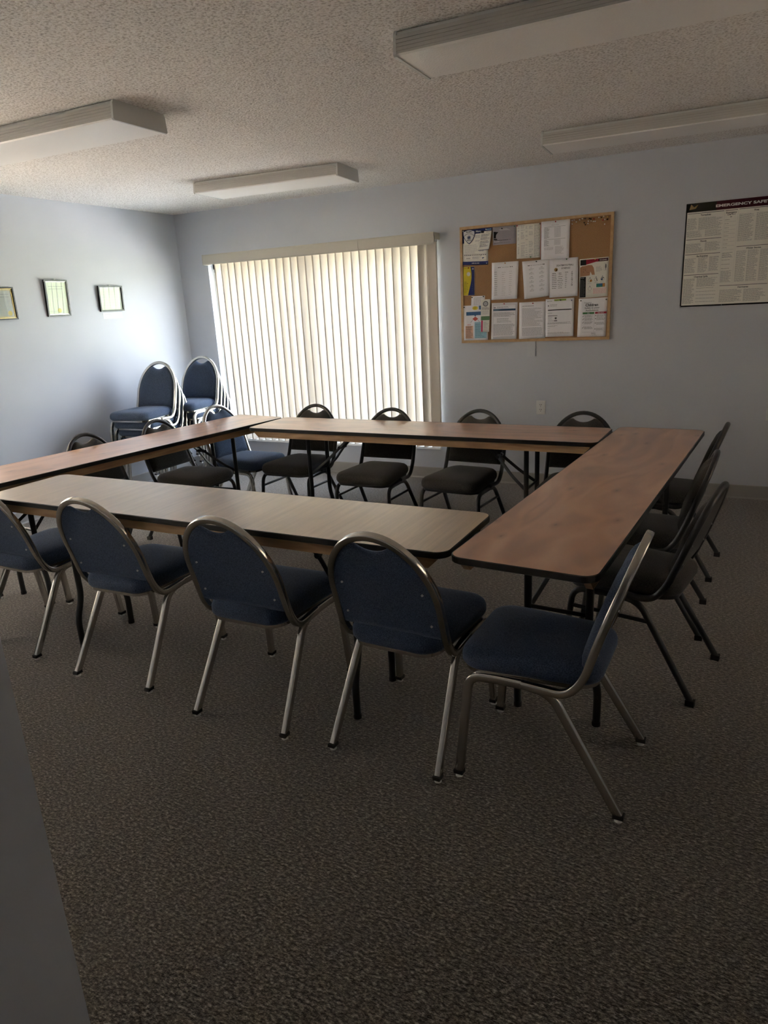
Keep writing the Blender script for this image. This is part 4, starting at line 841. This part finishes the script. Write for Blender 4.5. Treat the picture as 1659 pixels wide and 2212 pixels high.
# raceway cover, outlet, partly seen outlet
t = wall_thing('cable_cover', 'narrow grey cable cover plate on the wall just below the cork board', 'cable cover', -1.456, 1.112, YB)
g = G(); g.box((-0.034, -0.056, 0), (0.034, 0.063, 0.010), 'cover'); g.box((-0.030, -0.052, 0.010), (0.030, 0.063, 0.012), 'cover'); g.obj('cover', t)
g = G(); g.cyl((-0.002, -0.035, 0.012), 0.0025, 0.0015, 'screw', n=10); g.obj('screw', t)
def outlet(x, z, label):
    t = wall_thing('power_outlet', label, 'outlet', x, z, YB, 'white duplex outlets on the back wall')
    g = G(); pts = rrect(-0.0365, -0.0555, 0.0365, 0.0555, 0.004, 3); ip = rrect(-0.0335, -0.0525, 0.0335, 0.0525, 0.003, 3); n = len(pts)
    vs = [(x_, y_, 0) for x_, y_ in pts] + [(x_, y_, 0.003) for x_, y_ in pts] + [(x_, y_, 0.006) for x_, y_ in ip]
    g.add(vs, [(k*n + i, k*n + (i+1) % n, (k+1)*n + (i+1) % n, (k+1)*n + i) for k in range(2) for i in range(n)] + [tuple(2*n + i for i in range(n))], 'white_plastic'); g.obj('face_plate', t)
    for s in (-1, 1):
        g = G(); g.cyl((0, s * 0.0195, 0.006), 0.0165, 0.002, 'white_plastic', n=24)
        for dx in (-0.0065, 0.0065): g.box((dx - 0.0017, s * 0.0195 + 0.001, 0.008), (dx + 0.0017, s * 0.0195 + 0.010, 0.0083), 'dark_slot')
        g.cyl((0, s * 0.0195 - 0.007, 0.008), 0.0027, 0.0003, 'dark_slot', n=10); g.obj('socket', t)
    g = G(); g.cyl((0, 0, 0.006), 0.0025, 0.0015, 'screw', n=10); g.obj('screw', t)
outlet(-1.3755, 0.648, 'white duplex power outlet below the cork board')
outlet(0.268, 0.635, 'white outlet cut off by the right edge of the photo')

# ------------------------------------------------------------------ frames on the left wall (local x -> along the wall)
def left_thing(name, label, cat, y, z, tilt=0.0):
    t = thing(name, label, cat, (XL, y, z), 0); t.rotation_euler = (PI/2 , 0, PI/2)   # local x -> +y, y -> up, z -> +x
    t.rotation_euler = Matrix(((0, 0, 1), (1, 0, 0), (0, 1, 0))).to_euler()
    if tilt: t.rotation_euler = (Matrix(((0, 0, 1), (1, 0, 0), (0, 1, 0))) @ Matrix.Rotation(tilt, 3, 'X')).to_euler()
    return t
def picture(label, y, z, hw_, hh_, kind, tilt, off=0.0):
    t = left_thing('framed_certificate' if kind != 'plaque' else 'framed_photo', label, 'certificate' if kind != 'plaque' else 'picture', y, z, tilt); t.location.x += off
    fw = 0.012 if kind != 'gold' else 0.010
    g = G()
    for a in ((-hw_, hh_ - fw, hw_, hh_), (-hw_, -hh_, hw_, -hh_ + fw), (-hw_, -hh_ + fw, -hw_ + fw, hh_ - fw), (hw_ - fw, -hh_ + fw, hw_, hh_ - fw)): g.box((a[0], a[1], 0), (a[2], a[3], 0.018), 'black_frame')
    g.obj('frame', t)
    if kind != 'plaque':
        g = G(); m = 'gold_leaf' if kind == 'gold' else 'silver'
        for ins in ((fw, fw + 0.004), (fw + 0.010, fw + 0.012)) if kind == 'gold' else ((fw, fw + 0.004),):
            i0, i1 = ins
            for a in ((-hw_ + i0, hh_ - i1, hw_ - i0, hh_ - i0), (-hw_ + i0, -hh_ + i0, hw_ - i0, -hh_ + i1), (-hw_ + i0, -hh_ + i1, -hw_ + i1, hh_ - i1), (hw_ - i1, -hh_ + i1, hw_ - i0, hh_ - i1)): g.box((a[0], a[1], 0.004), (a[2], a[3], 0.013), m)
        g.obj('inner_trim', t)
    g = G(); g.box((-hw_ + fw, -hh_ + fw, 0.002), (hw_ - fw, hh_ - fw, 0.006), 'cert')
    if kind == 'plaque': lines(g, -hw_ + 0.03, hw_ - 0.03, hh_ - 0.05, -hh_ + 0.05, 6, 'palink', 0.003, 0.3, 0.0064)
    else:
        lines(g, -hw_ + 0.04, hw_ - 0.04, hh_ - 0.05, hh_ - 0.07, 2, 'softink', 0.004, 0.0, 0.0064); lines(g, -hw_ + 0.03, hw_ - 0.03, hh_ - 0.10, hh_ - 0.16, 6, 'palink', 0.002, 0.3, 0.0064)
        lines(g, -hw_ + 0.03, -0.01, -hh_ + 0.04, -hh_ + 0.0399, 1, 'softink', 0.002, 0.1, 0.0064)
    g.obj('certificate_paper', t)
    if kind != 'plaque':
        g = G(); cx = 0.085 if kind == 'gold' else 0.012; cy_ = -hh_ + 0.046 if kind == 'gold' else -hh_ + 0.044
        st = [(cx + (0.019 if k % 2 else 0.017) * math.cos(k * PI / 20), cy_ + (0.019 if k % 2 else 0.017) * math.sin(k * PI / 20)) for k in range(40)]
        poly(g, st, 'gold', 0.0070); g.obj('gold_seal', t)
        if kind == 'gold':
            g = G()
            for dx in (-0.012, 0.0): g.tube([(cx + dx - 0.02 + 0.014 * q / 6 + 0.004 * math.sin(q * 1.1), hh_ - 0.035 - q * 0.019, 0.0072) for q in range(8)], sqprof(0.003, 0.0006, 0.0002, 1), 'white', side=Vector((1, 0, 0)))
            g.obj('ribbon', t)
    g = G(); g.box((-hw_ + fw, -hh_ + fw, 0.0095), (hw_ - fw, hh_ - fw, 0.0110), 'glass'); g.obj('glass', t)
    g = G(); g.box((-0.008, hh_ - 0.002, 0.0), (0.008, hh_ + 0.008, 0.008), 'white_plastic'); g.obj('hanger', t)
picture('gold trimmed framed certificate cut off by the left edge', 3.563, 1.668, 0.14, 0.117, 'gold', 0.0)
picture('upright framed certificate with a gold seal at its foot', 4.085, 1.700, 0.109, 0.140, 'silver', 0.06, 0.006)
picture('small framed picture reflecting the window, nearest the room corner', 4.643, 1.687, 0.133, 0.106, 'plaque', 0.05, 0.005)
t = left_thing('caption_card', 'small white caption card taped under the picture near the corner', 'card', 4.647, 1.546)
g = G(); g.box((-0.108, -0.026, 0), (0.108, 0.026, 0.0006), 'paper'); lines(g, -0.09, 0.09, 0.012, -0.014, 3, 'palink', 0.002, 0.15, 0.0010); g.obj('card', t)

# ------------------------------------------------------------------ small things
g = G(); n = 28; vs = []
for r, z in ((0.0185, 0.0015), (0.0185, 0.004), (0.0135, 0.004), (0.0135, 0.0015)):
    vs += [(r * 1.15 * math.cos(2*PI*i/n), r * math.sin(2*PI*i/n), z) for i in range(n)]
g.add(vs, [(k*n + i, k*n + (i+1) % n, ((k+1) % 4)*n + (i+1) % n, ((k+1) % 4)*n + i) for k in range(4) for i in range(n)], 'white_plastic', False)
o = g.obj('plastic_ring'); o.location = (-1.296, 3.60, 0.0); tag(o, 'tiny white plastic ring lying on the carpet inside the tables', 'ring')
